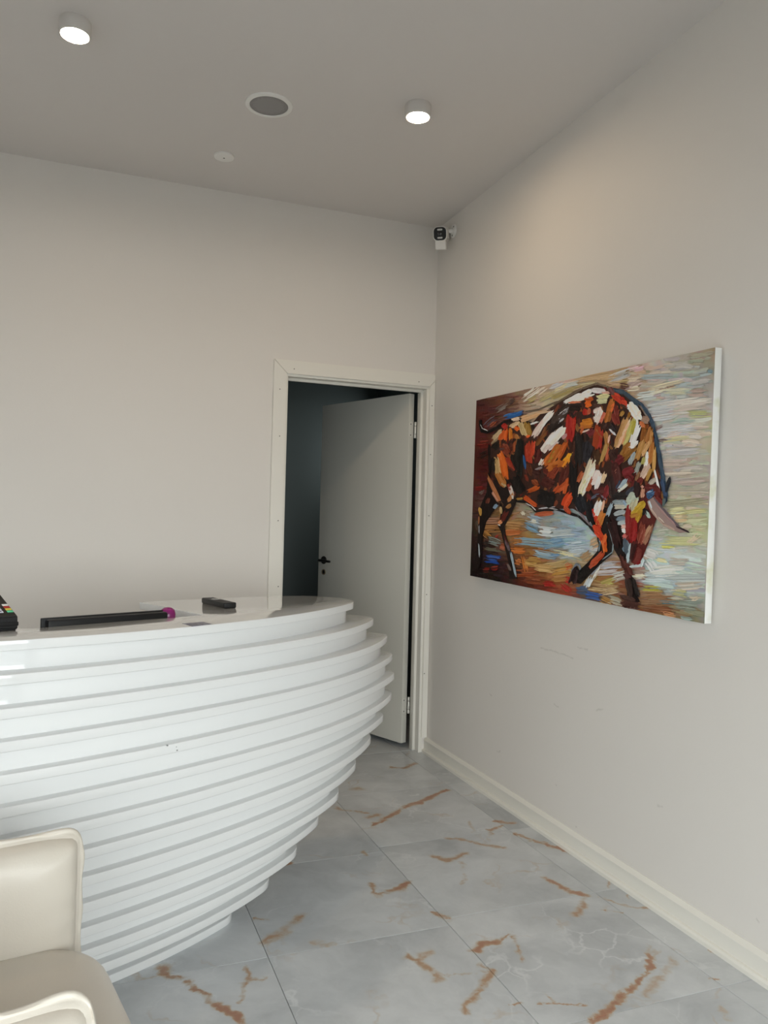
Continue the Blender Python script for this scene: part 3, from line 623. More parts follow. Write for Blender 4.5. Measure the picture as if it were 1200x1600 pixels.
blob([(922,795),(958,795),(964,850),(962,868),(944,884),(928,900),(915,913),(901,911),(902,892),(907,884),(912,892),(925,880),(939,863),(942,850),(935,830),(926,815)], (22, 15, 13))
blob([(956,790),(976,790),(981,850),(986,880),(995,905),(1001,930),(1007,941),(1000,943),(987,936),(986,920),(984,900),(977,880),(965,860),(959,830)], (24, 15, 14))
blob([(984,780),(1000,768),(1020,768),(1035,776),(1041,790),(1036,802),(1030,815),(1025,830),(1019,850),(1011,870),(1009,882),(1001,885),(992,881),(989,865),(987,840),(985,815)], (74, 26, 23))
blob([(1036,752),(1043,766),(1051,748),(1052,757),(1047,772),(1047,786),(1042,793),(1038,778)], (36, 46, 60))
# dark contours
OUT = (28, 22, 22); NAVY = (44, 60, 76)
pl_(3, [(0,720),(130,810),(230,960),(290,1120),(350,1340)], 42, NAVY); pl_(6, [(410,0),(450,180),(490,400),(520,560),(555,740)], 56, NAVY); pl_(2, [(860,340),(1000,380),(1190,540)], 60, (52,66,78))
pl_(2, [(60,520),(230,420),(420,320),(620,250),(760,290),(860,350)], 30, (92,78,64)); pl_(1, [(770,450),(960,420),(1190,320)], 22, (85,75,62))
pl_(1, [(610,560),(480,590),(390,665),(270,720),(190,705),(165,620),(165,560)], 44, (18,13,12)); pl_(1, [(168,620),(195,670),(265,700)], 12, (190,190,190)); st(1,510,515,740,455,60,(40,85,140),10)
pl_(1, [(590,560),(700,550),(860,610),(900,680)], 26, (26,18,15)); pl_(1, [(300,900),(300,1050),(320,1300)], 34, (24,16,14)); pl_(4, [(300,0),(330,180),(470,400),(510,560),(490,720),(560,900),(640,1120),(720,1400)], 30, (20,13,12))
pl_(4, [(700,380),(820,390),(920,480),(960,520),(1190,500)], 30, (18,13,12)); pl_(5, [(0,620),(170,680),(420,760),(560,880),(690,1030),(720,1180)], 34, (20,14,14))
pl_(5, [(690,1030),(715,1120),(700,1220)], 16, (120,135,145)); pl_(5, [(810,860),(850,1000),(890,1130),(880,1240),(760,1330)], 16, (110,122,128)); pl_(7, [(350,640),(350,540),(400,450),(450,470),(460,540)], 26, (95,100,108))
pl_(5, [(390,640),(500,800),(580,880)], 30, (110,100,105)); pl_(5, [(0,640),(140,670)], 14, (170,165,165)); pl_(4, [(1010,480),(1190,460)], 18, (165,165,170)); pl_(4, [(830,410),(900,450),(950,500)], 16, (170,165,165))
# hindquarters
for a in [(1,350,820,460,700,70,(160,140,110)),(1,330,880,420,790,40,(130,110,85)),(1,470,660,530,630,90,(140,32,25)),(1,440,830,510,700,70,(170,75,30)),(1,510,840,530,690,50,(180,80,30)),(1,580,660,690,590,60,(175,150,120)),(1,580,680,590,830,50,(165,95,30)),
          (1,640,660,700,700,60,(190,85,30)),(1,700,590,790,780,80,(165,145,105)),(1,790,600,840,760,90,(130,100,45)),(1,800,790,850,770,40,(205,85,40)),(1,650,760,690,820,50,(140,90,45)),(1,480,900,560,1020,110,(110,52,35)),(1,640,860,640,1000,40,(125,62,32)),
          (1,600,880,590,960,50,(70,32,22)),(1,400,1080,440,1330,80,(165,135,90)),(1,450,1010,540,1340,100,(180,85,28)),(1,430,1020,470,1100,60,(185,95,40)),(1,540,1080,640,1230,70,(130,45,28)),(1,560,1200,680,1250,40,(80,35,25)),(1,440,960,510,950,50,(70,50,48)),
          (1,350,950,420,870,90,(26,20,15)),(1,350,1250,370,1060,90,(24,18,14)),(1,700,850,720,1330,110,(18,16,12)),(1,620,1030,680,1250,90,(24,18,14)),(1,770,1050,800,1220,34,(35,75,120)),(1,820,880,850,1150,90,(140,45,25)),(1,900,860,880,1060,60,(155,50,25)),(1,820,1150,900,1320,60,(75,38,22)),
          (1,940,900,1060,740,60,(100,58,25)),(1,1010,800,1130,600,50,(92,52,24)),(1,900,790,1040,570,84,(190,172,165)),(1,1000,640,1150,450,80,(205,192,186)),(1,1080,700,1190,520,90,(34,22,18)),(1,600,560,700,540,50,(190,165,145)),(1,720,560,960,480,80,(178,142,105)),(1,800,500,1100,440,50,(165,140,115)),(1,860,620,950,590,26,(190,190,188)),
          (1,1010,1020,1180,760,90,(190,178,172)),(1,1080,900,1200,740,80,(210,200,192)),(1,1060,1180,1190,1000,90,(165,85,30)),(1,1100,1140,1200,1040,50,(150,125,45)),(1,1000,1180,1030,1100,70,(190,180,172)),(1,940,1240,1030,1210,30,(120,110,110)),(1,980,960,960,1150,90,(70,22,18)),(1,1060,1220,1190,1330,110,(80,28,20)),(1,900,1260,1000,1300,90,(48,20,16))]: st(*a)
for a in [(4,300,60,480,400,50,(150,95,60)),(4,360,250,440,370,34,(170,125,105)),(4,420,0,520,160,90,(150,95,45)),(4,480,130,540,180,50,(150,130,95)),(4,570,150,610,240,40,(120,45,30)),(4,600,180,640,330,50,(170,160,155)),(4,580,380,650,260,50,(155,105,65)),(4,560,470,620,420,50,(130,90,50)),(4,500,640,560,520,60,(75,25,18)),(4,460,680,500,640,50,(190,125,85)),(4,465,700,470,690,40,(205,200,200)),
          (4,480,450,490,540,34,(165,140,100)),(4,200,460,210,560,40,(165,125,60)),(4,190,580,190,680,20,(140,90,60)),(4,195,700,200,800,16,(130,130,135)),(4,200,950,215,1110,18,(140,150,155)),(4,290,400,320,330,50,(85,40,28)),(4,390,470,430,420,50,(110,130,150)),(4,560,900,620,1040,34,(90,80,85)),(4,640,1080,710,1360,30,(130,145,155)),(4,540,830,620,1040,26,(70,30,25)),(4,600,1220,640,1300,30,(100,85,80)),
          (4,780,310,960,440,60,(165,70,30)),(4,700,350,780,340,30,(140,100,40)),(4,840,250,990,190,60,(155,72,25)),(4,900,100,980,170,60,(110,50,22)),(4,960,560,1190,540,60,(150,75,48)),(4,650,60,760,260,140,(18,13,11)),(4,1000,320,1190,380,200,(16,12,11)),(4,1040,80,1180,160,140,(60,22,17)),(4,800,20,840,110,40,(95,35,20))]: st(*a)
# trunk and shoulder
for a in [(2,0,880,120,760,110,(30,20,17)),(2,60,780,250,560,130,(48,36,32)),(2,130,720,240,600,50,(125,122,125)),(2,130,660,250,570,24,(175,175,178)),(2,120,780,190,720,26,(165,165,170)),(2,0,1090,190,860,110,(205,198,188)),(2,20,1010,180,850,70,(222,214,204)),(2,0,1140,120,1040,50,(180,165,160)),(2,180,1000,240,930,50,(150,110,110)),
          (2,270,700,280,1040,110,(135,28,22)),(2,330,720,320,900,60,(150,40,26)),(2,270,560,430,560,120,(30,18,15)),(2,220,500,560,390,90,(212,196,184)),(2,210,500,420,390,60,(222,208,196)),(2,420,430,560,340,80,(225,212,200)),(2,560,340,760,360,70,(185,180,182)),(2,700,370,810,380,40,(180,140,125)),(2,640,440,790,420,60,(172,168,125)),(2,650,500,780,480,80,(165,165,130)),(2,240,500,420,500,40,(170,95,65)),
          (2,470,460,580,460,60,(150,70,30)),(2,480,540,560,520,90,(185,85,25)),(2,480,600,480,680,70,(140,30,20)),(2,540,590,520,680,50,(150,75,50)),(2,580,540,700,560,60,(70,45,38)),(2,600,640,690,600,70,(190,175,170)),(2,640,780,690,590,90,(200,188,182)),(2,620,700,660,780,70,(190,180,175)),(2,690,780,750,640,50,(165,85,65)),(2,770,760,850,480,80,(145,85,35)),(2,830,640,860,500,50,(175,80,35)),(2,800,760,830,620,50,(125,75,35)),
          (2,870,410,1040,560,90,(160,48,28)),(2,880,440,1000,480,60,(140,35,25)),(2,960,540,1070,590,40,(60,38,28)),(2,800,310,860,400,70,(92,55,55)),(2,860,660,930,800,80,(105,38,30)),(2,890,560,920,760,60,(95,35,28)),(2,430,790,580,780,110,(165,100,30)),(2,420,840,580,830,60,(150,85,28)),(2,450,910,550,880,26,(195,170,160)),(2,430,930,460,830,40,(150,75,40)),
          (2,620,1130,660,850,90,(135,55,28)),(2,680,1130,700,880,70,(140,42,32)),(2,630,870,720,1000,40,(120,70,35)),(2,520,940,600,880,90,(90,28,32)),(2,740,860,780,800,90,(50,28,24)),(2,760,920,790,1100,60,(140,95,50)),(2,700,1340,790,1060,50,(150,118,68)),(2,800,1060,820,960,30,(180,145,130)),(2,780,1300,810,1140,40,(155,75,50)),(2,820,880,900,960,30,(165,165,170)),(2,820,820,890,900,80,(40,30,32)),
          (2,920,1100,1040,720,90,(150,112,68)),(2,930,1110,1080,780,60,(195,158,130)),(2,990,1080,1050,900,30,(175,120,85)),(2,1020,1080,1160,740,80,(160,152,92)),(2,1100,880,1170,760,50,(165,158,95)),(2,1060,520,1190,700,100,(215,198,184)),(2,1110,1130,1190,830,70,(205,200,200)),(2,1170,760,1195,900,50,(212,200,192)),(2,990,1240,1080,1080,90,(120,80,30)),(2,1010,1300,1190,1120,60,(115,78,32)),(2,960,700,1000,640,50,(140,105,50)),(2,1060,720,1100,650,40,(125,82,30)),
          (2,0,1330,160,1060,110,(150,80,28)),(2,10,1310,110,1120,60,(140,112,40)),(2,120,1280,230,1050,80,(155,75,28)),(2,210,1350,310,1190,70,(200,125,25)),(2,250,1280,310,1200,40,(210,145,30)),(2,330,1040,310,1340,70,(52,26,18)),(2,400,960,420,1340,130,(20,15,14)),(2,540,1060,500,1330,130,(28,26,32)),(2,640,1160,660,1340,90,(62,40,24)),(2,840,1160,900,1300,120,(45,24,20)),(2,860,1340,1000,1260,130,(85,24,28)),(2,1090,1330,1160,1200,50,(130,145,155)),
          (3,0,820,110,1020,110,(212,196,184)),(3,60,960,120,900,60,(205,185,172)),(3,140,990,230,1040,90,(135,110,95)),(3,120,1040,170,1120,60,(165,90,50)),(3,10,1330,110,1100,60,(205,200,198)),(3,0,1200,40,1020,70,(150,140,60)),(3,150,1330,170,1100,70,(120,72,28)),(3,200,1340,240,1130,60,(140,90,45)),(3,260,1340,270,1160,50,(150,105,55)),(3,170,1250,220,1150,40,(100,62,24)),
          (6,80,100,150,0,90,(205,198,194)),(6,0,200,60,40,90,(130,85,35)),(6,160,260,240,20,80,(150,110,60)),(6,240,200,330,10,60,(175,135,90)),(6,330,330,370,40,70,(150,95,45)),(6,390,420,400,120,50,(165,125,70)),(6,70,330,130,190,50,(135,140,140)),(6,150,450,200,300,60,(135,138,132)),(6,290,350,310,170,60,(210,200,190)),(6,240,330,270,240,60,(150,145,85)),(6,230,500,330,330,80,(165,140,125)),(6,300,540,360,380,50,(150,112,55)),(6,0,420,100,560,110,(85,25,26)),(6,160,580,240,520,90,(90,30,26)),(6,405,420,470,690,30,(215,212,212)),(6,340,600,430,520,60,(150,142,132)),(6,280,620,440,640,80,(80,26,25)),(6,160,540,200,430,40,(120,85,60))]: st(*a)
for a in [(5,0,120,200,20,110,(150,80,26)),(5,200,90,280,0,60,(195,120,30)),(5,30,230,120,80,110,(105,40,22)),(5,180,330,260,40,110,(72,28,20)),(5,100,430,260,300,90,(150,62,25)),(5,230,440,260,240,50,(160,70,28)),(5,220,640,310,450,110,(175,60,25)),(5,280,560,340,490,60,(165,62,28)),(5,240,640,310,720,60,(150,60,35)),(5,330,60,380,600,110,(18,14,14)),(5,440,470,600,30,110,(190,180,160)),(5,480,440,620,100,70,(208,190,178)),(5,450,470,500,250,60,(170,165,120)),(5,400,300,470,170,60,(145,75,45)),(5,530,420,600,250,70,(140,70,45)),
          (5,600,340,680,160,110,(200,182,178)),(5,650,390,700,220,70,(212,195,192)),(5,730,310,770,190,60,(190,165,135)),(5,620,440,780,420,110,(72,28,26)),(5,760,520,820,350,80,(105,32,34)),(5,600,520,690,460,34,(70,75,90)),(5,720,480,790,540,24,(110,100,110)),(5,420,480,480,700,140,(18,20,26)),(5,560,560,600,840,110,(16,14,18)),(5,650,760,700,560,90,(210,195,188)),(5,670,660,730,560,60,(215,202,196)),(5,690,880,760,700,90,(165,100,45)),(5,740,680,760,560,34,(190,150,125)),(5,610,680,720,920,60,(165,48,26)),(5,650,900,790,1120,80,(165,52,26)),(5,740,1020,800,1250,60,(178,85,35)),
          (5,900,60,960,420,130,(60,24,22)),(5,840,200,880,500,110,(36,22,20)),(5,900,200,920,140,40,(160,100,80)),(5,1020,200,1140,130,110,(95,24,28)),(5,950,400,1060,270,60,(135,150,160)),(5,960,430,1080,330,40,(180,180,170)),(5,920,380,980,280,40,(45,60,78)),(5,860,500,1060,480,90,(22,18,18)),(5,1060,470,1160,380,60,(40,42,52)),(5,890,580,1050,590,80,(115,125,130)),(5,900,640,1050,640,60,(165,160,148)),(5,910,740,1050,700,60,(135,142,145)),(5,940,800,1050,790,60,(90,105,118)),(5,960,860,1050,840,60,(150,158,160)),(5,1000,900,1060,900,60,(185,150,140)),(5,1010,960,1060,950,60,(210,205,200)),(5,1020,1040,1080,1020,60,(170,90,85)),(5,1040,1110,1090,1110,50,(205,205,200)),(5,1030,1170,1070,1230,60,(90,110,125)),
          (5,810,760,870,600,50,(130,145,155)),(5,1020,560,1060,620,40,(130,150,170)),(5,1090,660,1190,500,110,(150,160,145)),(5,1130,740,1200,660,60,(170,140,50)),(5,860,820,960,1150,120,(40,18,18)),(5,1080,1000,1170,780,110,(110,28,25)),(5,1100,1100,1190,960,110,(90,22,20)),(5,1090,1340,1110,1140,40,(140,150,158)),
          (7,620,460,760,310,80,(150,62,35)),(7,590,500,640,440,50,(140,65,45)),(7,440,640,560,500,110,(18,13,12)),(7,360,700,420,500,100,(30,14,16)),(7,760,190,800,60,50,(175,80,35)),(7,660,20,720,90,60,(170,52,28)),(7,1000,340,1060,520,60,(60,28,22)),(7,1060,560,1130,540,70,(66,34,26)),(7,1100,700,1130,840,60,(38,26,22)),(7,1020,880,1190,940,70,(60,38,32)),(7,1030,960,1190,1010,90,(62,34,26))]: st(*a)
# head, horn, ear
for a in [(6,60,830,150,720,110,(150,158,145)),(6,100,950,160,800,90,(155,150,125)),(6,150,960,270,850,90,(160,130,40)),(6,170,1090,230,920,70,(150,115,35)),(6,90,1020,200,1000,60,(145,100,40)),(6,60,1200,60,900,70,(110,26,26)),(6,130,1340,150,1060,90,(125,28,26)),(6,220,1340,260,1120,80,(110,50,38)),(6,260,1340,370,1140,50,(150,115,90)),(6,330,1320,390,1150,30,(120,80,60)),(6,280,1010,300,930,80,(20,14,14)),(6,300,960,350,1050,44,(150,165,160)),(6,310,770,400,690,90,(50,75,105)),(6,320,710,380,690,30,(120,140,165)),(6,230,640,260,620,40,(165,120,105)),(6,240,770,260,660,50,(160,115,95)),(6,170,560,180,760,80,(40,22,22)),(6,420,640,460,760,90,(75,24,22)),(6,420,760,520,860,60,(85,26,24)),
          (8,120,160,140,0,100,(120,24,24)),(8,230,180,280,0,80,(115,55,42)),(8,290,180,370,0,50,(130,90,70)),(8,100,420,150,200,90,(48,18,17)),(8,160,450,230,240,110,(85,30,26)),(8,180,460,240,420,60,(105,26,26)),(8,60,420,90,200,40,(150,165,170)),(8,100,490,260,470,40,(160,170,172)),(8,240,480,280,380,40,(165,178,180)),(8,30,130,60,330,70,(60,70,80)),(8,30,400,110,590,70,(70,32,26)),(8,60,640,120,880,80,(42,28,24)),(8,130,640,220,900,60,(24,18,17)),(8,30,580,90,650,70,(70,40,38)),(8,20,980,230,1010,90,(62,36,30))]: st(*a)
blob([(1017,786),(1028,779),(1034,787),(1042,798),(1055,815),(1067,827),(1080,834.5),(1068,836),(1050,829),(1035,815),(1024,800)], (128, 108, 104))
pl_(6, [(330,840),(370,940),(440,1040),(540,1140),(680,1210)], 30, (150,128,118)); pl_(6, [(400,780),(520,920),(640,1060),(740,1170)], 30, (82,72,78)); pl_(6, [(420,860),(560,1020),(700,1150)], 20, (140,110,110)); pl_(6, [(340,830),(370,930)], 26, (170,180,185)); pl_(6, [(720,1170),(860,1236)], 26, (40,28,34)); pl_(6, [(470,1040),(540,1110)], 10, (190,180,170))
pl_(6, [(560,680),(615,510)], 40, (26,28,34)); pl_(6, [(505,560),(560,760)], 50, (50,66,92)); pl_(6, [(540,800),(530,880)], 40, (80,92,92))
me = bpy.data.meshes.new('paint_strokes'); me.from_pydata(PV, [], PF)
ca = me.color_attributes.new('paint', 'FLOAT_COLOR', 'POINT'); ca.data.foreach_set('color', [v for c in PC for v in c])
finish(me, 60)
M_paint = bpy.data.materials.new('oil_paint'); M_paint.use_nodes = True; nt = M_paint.node_tree; b = nt.nodes['Principled BSDF']
at = nt.nodes.new('ShaderNodeAttribute'); at.attribute_name = 'paint'; g = nt.nodes.new('ShaderNodeTexCoord')
nz = nt.nodes.new('ShaderNodeTexNoise'); nz.inputs['Scale'].default_value = 60; nz.inputs['Detail'].default_value = 4; nt.links.new(g.outputs['Object'], nz.inputs['Vector'])
bp = nt.nodes.new('ShaderNodeBump'); bp.inputs['Strength'].default_value = .35; bp.inputs['Distance'].default_value = .004; nt.links.new(nz.outputs['Fac'], bp.inputs['Height']); nt.links.new(bp.outputs['Normal'], b.inputs['Normal'])
nt.links.new(at.outputs['Color'], b.inputs['Base Color']); b.inputs['Roughness'].default_value = .5; b.inputs['Specular IOR Level'].default_value = .25
obj('paint_strokes', me, M_paint, pt, kind='stuff')

# ------------------------------------------------------------------ reception desk
DA = math.radians(25); DO = Vector((.135, 2.377, 0))
desk = thing('reception_desk', 'glossy white boat-shaped reception desk built of stacked curved slabs', 'desk', DO, DA)
def D(u, v, z=0): return DO+Vector((u*math.cos(DA)-v*math.sin(DA), u*math.sin(DA)+v*math.cos(DA), z))
SL = [(-.1961,.227,.0428,1.0234,.46),(-.2201,.168,.0655,1.1353,.46),(-.2297,.123,.0728,1.2119,.46),(-.2372,.1473,.0465,1.2335,.46),(-.2426,.1687,.0285,1.2394,.46),(-.2389,.1332,.0543,1.2218,.46),(-.2347,.1649,.0424,1.164,.44),
      (-.2248,.1598,.0696,1.1211,.42),(-.2094,.1736,.082,1.0289,.41),(-.1912,.1903,.0822,.9178,.39),(-.1666,.2274,.1054,.8259,.36),(-.137,.235,.12,.7132,.33),(-.097,.27,.12,.5941,.30),(-.037,.28,.05,.4429,.25)]
_us = np.linspace(0, 1.6, 3201)
def lens(P, ins=0.0, notch=False):
    v0, k2, k4, ut, vb = P; s = 1.0 if vb > .455 else (1.22/ut if vb > .43 else 1.0/ut)
    F = lambda u: v0+ins+k2*u**2+k4*u**4
    Bk = lambda u: vb-ins-.02*(s*u)**2-.11*(s*u)**4
    ut = ut-ins
    f = np.stack([_us, F(_us)], 1); b = np.stack([_us, Bk(_us)], 1); lo, hi = .005, .5
    for _ in range(26):
        r = (lo+hi)/2; uc = ut-r; a, c = F(uc), F(uc)+3*r+.3
        for _ in range(22):
            mm = (a+c)/2
            if np.min(np.hypot(f[:, 0]-uc, f[:, 1]-mm)) < r: a = mm
            else: c = mm
        vc = (a+c)/2; d = np.min(np.hypot(b[:, 0]-uc, b[:, 1]-vc))*(1 if vc < Bk(uc) else -1)
        if d > r: lo = r
        else: hi = r
    iF = int(np.argmin(np.hypot(f[:, 0]-uc, f[:, 1]-vc))); iB = int(np.argmin(np.hypot(b[:, 0]-uc, b[:, 1]-vc)))
    a0 = math.atan2(f[iF, 1]-vc, f[iF, 0]-uc); a1 = math.atan2(b[iB, 1]-vc, b[iB, 0]-uc)
    h = [(u, F(u)) for u in np.linspace(0, f[iF, 0], 40)[:-1]]
    h += [(uc+r*math.cos(a), vc+r*math.sin(a)) for a in np.linspace(a0, a1, 22)]
    if notch:
        nx = .30+ins*.5; h += [(u, Bk(u)) for u in np.linspace(b[iB, 0], nx, 18)[1:]]; h += [(.272+ins*.5, .012-ins*.3)]
        left = [(-u, v) for u, v in reversed(h[1:])]
    else:
        h += [(u, Bk(u)) for u in np.linspace(b[iB, 0], 0, 24)[1:]]; left = [(-u, v) for u, v in reversed(h[1:-1])]
    return [(float(u), float(v)) for u, v in h+left]
for i, P in enumerate(SL):
    zt = 1.0-.075*i; nm = 'counter_top' if i == 0 else 'slab'
    obj(nm, prism(nm, lens(P, 0, i <= 3), zt-.025, zt, r=.0022, seg=3, smooth=35), M_desk, desk)
    if i < 13:
        Q = P if (SL[i+1][0] < P[0]) else SL[i+1]
        obj('recess_panel', prism('recess_panel', lens(Q, .030, i <= 3), zt-.075, zt-.025, smooth=35), M_desk, desk)

# ------------------------------------------------------------------ things on and behind the counter
mo = thing('monitor', 'black computer monitor showing its top edge behind the desk front', 'monitor', D(-.033, .040, .70), DA)
obj('back_shell', box('back_shell', -.178, .184, -.020, .004, .060, .3165, .006), M_black, mo)
obj('screen_bezel', box('screen_bezel', -.186, .181, .004, .014, .055, .320, .002), M_black, mo)
obj('screen', box('screen', -.174, .169, .0141, .0146, .068, .308), mat('monitor_screen', (.01, .012, .016), .12), mo)
obj('stand', box('stand', -.03, .03, -.030, -.012, .006, .12, .004), M_black, mo)
obj('base', prism('base', rrect(.20, .14, .03, 6), 0, .010, r=.003), M_black, mo, (0, .055, 0))
M_pink = mat('magenta_plastic', (.26, .005, .15), .28, coat=.3)
pb = thing('magenta_bottle', 'rounded magenta object peeking above the counter beside the black monitor', 'bottle', D(.182, .075, .70))
obj('bottle_body', lathe('bottle_body', [(0, 0), (.028, 0), (.031, .004), (.031, .24), (.027, .262), (.022, .272), (0, .272)], 32), M_pink, pb)
obj('cap', lathe('cap', [(.0235, .272), (.0240, .285), (.0240, .303), (.021, .315), (.012, .3225), (0, .3245)], 32), M_pink, pb)

rc = thing('remote_control', 'black remote control lying on the white counter top', 'remote', (0, 0, 0))
a, b_ = on_z(350, 951, 1.0), on_z(314, 942, 1.0); ax = (b_-a).normalized(); sx = Vector((ax.y, -ax.x, 0)); rl, rw, rh = .198, .046, .019
cen = a+ax*rl/2+sx*rw/2; rc.location = (cen.x, cen.y, 1.0); rc.rotation_euler = (0, 0, math.atan2(-sx.y*-1, sx.x))
obj('case', prism('case', rrect(rw, rl, .006, 4), 0, rh, r=.004, seg=3), M_black, rc)
M_btn = mat('remote_button', (.05, .05, .052), .45); M_btn2 = mat('remote_button_pale', (.35, .35, .35), .4)
bt = box('button', -.0045, .0045, -.003, .003, 0, .0016, .0008, 1)
for r_ in range(9):
    for c_ in (-1, 0, 1):
        if r_ in (3, 4): continue
        obj('button', bt.copy() if False else bt, M_btn, rc, (c_*.0125, .082-r_*.017, rh-.0004))
obj('direction_pad', lathe('direction_pad', [(0, .002), (.004, .0022), (.005, .001), (.006, .0024), (.0145, .002), (.0155, 0)], 28), M_btn2, rc, (0, .024, rh-.0004))

# small printed card stuck on the counter edge
P = [on_z(*q, 1.0) for q in ((285, 974.6), (301, 979), (331, 975.2), (316, 971.8))]
cc = sum(P, Vector())/4
cm = bpy.data.meshes.new('card'); vs = [((p.x-cc.x), (p.y-cc.y), h) for h in (0.0, .0008) for p in P]
cm.from_pydata(vs, [], [(3,2,1,0), (4,5,6,7), (0,1,5,4), (1,2,6,5), (2,3,7,6), (3,0,4,7)]); finish(cm)
cdm = mat('card_print', (.10, .10, .17), .35); nt = cdm.node_tree
g = nt.nodes.new('ShaderNodeTexCoord'); nz = nt.nodes.new('ShaderNodeTexNoise'); nz.inputs['Scale'].default_value = 70; nt.links.new(g.outputs['Object'], nz.inputs['Vector'])
rp = nt.nodes.new('ShaderNodeValToRGB'); rp.color_ramp.elements[0].position = .5; rp.color_ramp.elements[0].color = (.075, .075, .14, 1); rp.color_ramp.elements[1].position = .62; rp.color_ramp.elements[1].color = (.24, .25, .34, 1)
nt.links.new(nz.outputs['Fac'], rp.inputs[0]); nt.links.new(rp.outputs[0], nt.nodes['Principled BSDF'].inputs['Base Color'])
tag(obj('counter_card', cm, cdm, None, (cc.x, cc.y, 1.0)), 'small dark blue card lying flat on the counter top', 'card')

# card payment terminal
te = thing('payment_terminal', 'black card payment terminal with lit keypad on the counter', 'terminal', D(-.343, .002, 1.0), DA)
bm = bmesh.new(); prof = [(0, .004), (.004, .0), (.17, 0), (.175, .006), (.175, .094), (.168, .100), (.012, .0405), (.002, .036)]
R_ = [[bm.verts.new((x, y, z)) for y, z in prof] for x in (-.0455, .0455)]; k = len(prof)
for j in range(k): bm.faces.new((R_[0][j], R_[0][(j+1)%k], R_[1][(j+1)%k], R_[1][j]))
bm.faces.new(R_[0]); bm.faces.new(R_[1]); bmesh.ops.recalc_face_normals(bm, faces=bm.faces[:]); bmesh.ops.bevel(bm, geom=bm.edges[:], offset=.003, segments=2, affect='EDGES')
tb = obj('case', from_bm(bm, 'terminal_case', 40), M_black, te)
obj('base_lip', box('base_lip', -.0475, .0475, -.001, .120, .010, .022, .003), M_black, te)
sl = math.atan2(.100-.0405, .168-.012)
def on_face(name, me, m_, x, t, dz=0.0, parent=te):
    y = .012+t*math.cos(sl); z = .0405+t*math.sin(sl)
    return obj(name, me, m_, parent, (x-math.sin(0)*0, y-math.sin(sl)*dz, z+math.cos(sl)*dz), (sl, 0, 0))
on_face('screen', box('screen', -.030, .030, -.028, .028, 0, .0012, .0006, 1), mat('terminal_screen', (.05, .055, .075), .15), 0, .115)
key = box('key', -.0078, .0078, -.0048, .0048, 0, .0022, .001, 1)
KM = {'w': mat('key_white', (.72, .74, .86), .4), 'p': mat('key_pale', (.85, .83, .82), .4), 'r': mat('key_red', (.45, .03, .02), .4), 'y': mat('key_yellow', (.75, .60, .08), .4), 'g': mat('key_green', (.12, .68, .35), .4)}
def key_obj(c, x, t):
    me = key.copy(); me.materials.clear(); o = on_face('key', me, KM[c], x, t)
    return o
def print_mark(x, t, s):
    on_face('key_print', box('key_print', -.0022*s, .0022*s, -.0018, .0018, 0, .0003), mat('key_print', (.02, .02, .08), .5) if 'key_print' not in bpy.data.materials else bpy.data.materials['key_print'], x, t, .0021)
for r_ in range(4):
    t = .014+r_*.0125
    for c_ in range(3): key_obj('w', -.034+c_*.0215, t); print_mark(-.034+c_*.0215, t, 1.4)
    key_obj('gyrp'[r_], .034, t)
for x in (.004, .022): on_face('function_key', box('function_key', -.005, .005, -.002, .002, 0, .0016, .0006, 1), M_btn2, x, .073)

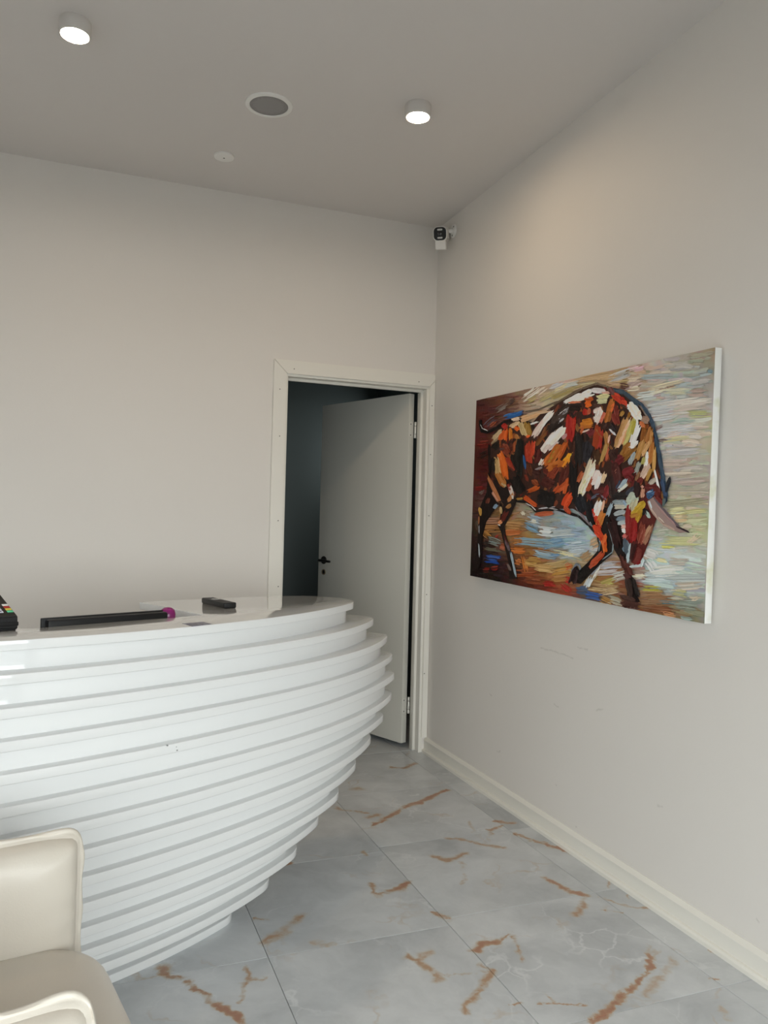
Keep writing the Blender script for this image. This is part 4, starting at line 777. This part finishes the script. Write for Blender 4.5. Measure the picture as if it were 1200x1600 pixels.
# ------------------------------------------------------------------ cream armchair
CA = math.radians(9)
ch = thing('armchair', 'cream leather armchair with flanged pillow arms in front of the desk', 'armchair', (.045, 1.42, 0), CA)
def pillow(name, w, h, T, seed, flange=.009, nx=64, nz=48, rc_=.05):
    """pillow in local x (width), z (height), bulging along y; the flange runs round its seam"""
    rn = random.Random(seed); ph = [rn.uniform(0, 6.28) for _ in range(6)]
    def edge_wob(a): return .0012*math.sin(9*a+ph[0])+.0008*math.sin(17*a+ph[1])+.0006*math.sin(31*a+ph[2])
    bm = bmesh.new(); G = {}
    for sgn in (-1, 1):
        for i in range(nx+1):
            for j in range(nz+1):
                s, t = 2*i/nx-1, 2*j/nz-1
                # square -> superellipse corner rounding
                q = (abs(s)**24+abs(t)**24)**(1/24) if (s or t) else 0; mx_ = max(abs(s), abs(t)); f = mx_/q if q > 1e-9 else 1
                S_, T_ = s*f, t*f
                e = max(0, (1-abs(S_)**9)*(1-abs(T_)**7)); rim = (i in (0, nx) or j in (0, nz))
                a = math.atan2(T_, S_); near = max(abs(S_), abs(T_))**14
                d = 0 if rim else T*e**.42
                cr_ = (abs(S_*T_))**6
                d += (0 if rim else 1)*(near*.0035*math.sin(26*a+ph[3])+cr_*.008*math.sin(40*a+ph[4])+.0012*math.sin(5*S_+ph[5])*e)
                key_ = (0 if rim else sgn, i, j)
                if key_ in G: continue
                G[key_] = bm.verts.new((S_*w/2, sgn*max(d, 0) if not rim else 0, T_*h/2))
        def gv(i, j): return G[(0 if (i in (0, nx) or j in (0, nz)) else sgn, i, j)]
        for i in range(nx):
            for j in range(nz):
                try: bm.faces.new((gv(i, j), gv(i+1, j), gv(i+1, j+1), gv(i, j+1)))
                except ValueError: pass
    body_me = from_bm(bm, name, 80)
    # flange: a soft double-seamed strip following the rim
    path = []
    M_ = 420
    for k_ in range(M_):
        a = 2*math.pi*k_/M_; c, s_ = math.cos(a), math.sin(a); q = (abs(c)**24+abs(s_)**24)**(1/24)
        path.append((c/q, s_/q, a))
    bm = bmesh.new(); R_ = []
    for (x, z, a) in path:
        px_, pz_ = x*w/2, z*h/2
        nx_, nz_ = (abs(x)**23)*math.copysign(1, x)/w, (abs(z)**23)*math.copysign(1, z)/h; l = math.hypot(nx_, nz_); nx_, nz_ = nx_/l, nz_/l
        crn = (abs(x*z))**5; wob = edge_wob(a)*(1+2.0*crn); fl = flange*(1+.18*math.sin(13*a+ph[1]))+.006*crn*math.sin(24*a)
        ring = []
        for (o_, y_) in ((-.006, -.012), (-.001, -.0095), (.002, -.006), (fl*.55, -.0050), (fl*.85, -.0055), (fl, -.003), (fl+.001, .0), (fl, .003), (fl*.85, .0055), (fl*.55, .005), (.002, .006), (-.001, .0095), (-.006, .012)):
            ring.append(bm.verts.new((px_+nx_*o_, y_+wob*(1 if o_ > 0 else .4)+crn*.006*math.sin(33*a+ph[0])*(o_ > .005), pz_+nz_*o_)))
        R_.append(ring)
    for k_ in range(M_):
        A_, B2 = R_[k_], R_[(k_+1) % M_]
        for j in range(len(A_)-1): bm.faces.new((A_[j], A_[j+1], B2[j+1], B2[j]))
    return body_me, from_bm(bm, name+'_flange', 80)
def add_pillow(name, w, h, T, seed, loc, rz=0.0, ry=0.0):
    b1, f1 = pillow(name, w, h, T, seed)
    o = obj(name, b1, M_leather, ch, loc, (0, ry, rz)); obj('flange', f1, M_leather, o); return o
add_pillow('armrest', .72, .40, .062, 1, (-.335, .305, .458))
add_pillow('armrest', .72, .40, .062, 2, (-.418, -.290, .462))
add_pillow('backrest', .62, .50, .08, 3, (-.72, -.01, .56), math.radians(90), 0)
so = [(-.74, -.285), (-.08, -.285)]+[(-.06+.125*math.sin(a), -.16-.125*math.cos(a)) for a in np.linspace(0.1, math.pi/2, 10)]+[(.070, 0)]
so += [(-.06+.125*math.cos(a), .16+.125*math.sin(a)) for a in np.linspace(0, math.pi/2-.1, 10)]+[(-.08, .285), (-.74, .285)]
obj('seat_cushion', prism('seat_cushion', so, .25, .465, r=.055, seg=8, smooth=80), M_leather, ch)
bm = bmesh.new(); bm_box(bm, -.76, -.01, -.36, .345, .09, .262); bmesh.ops.bevel(bm, geom=bm.edges[:], offset=.03, segments=5, affect='EDGES')
obj('base', from_bm(bm, 'base', 80), M_leather, ch)
for x in (-.70, -.07):
    for y in (-.30, .28): obj('leg', lathe('leg', [(0, 0), (.018, 0), (.020, .004), (.024, .10), (0, .10)], 20), M_black, ch, (x, y, 0))
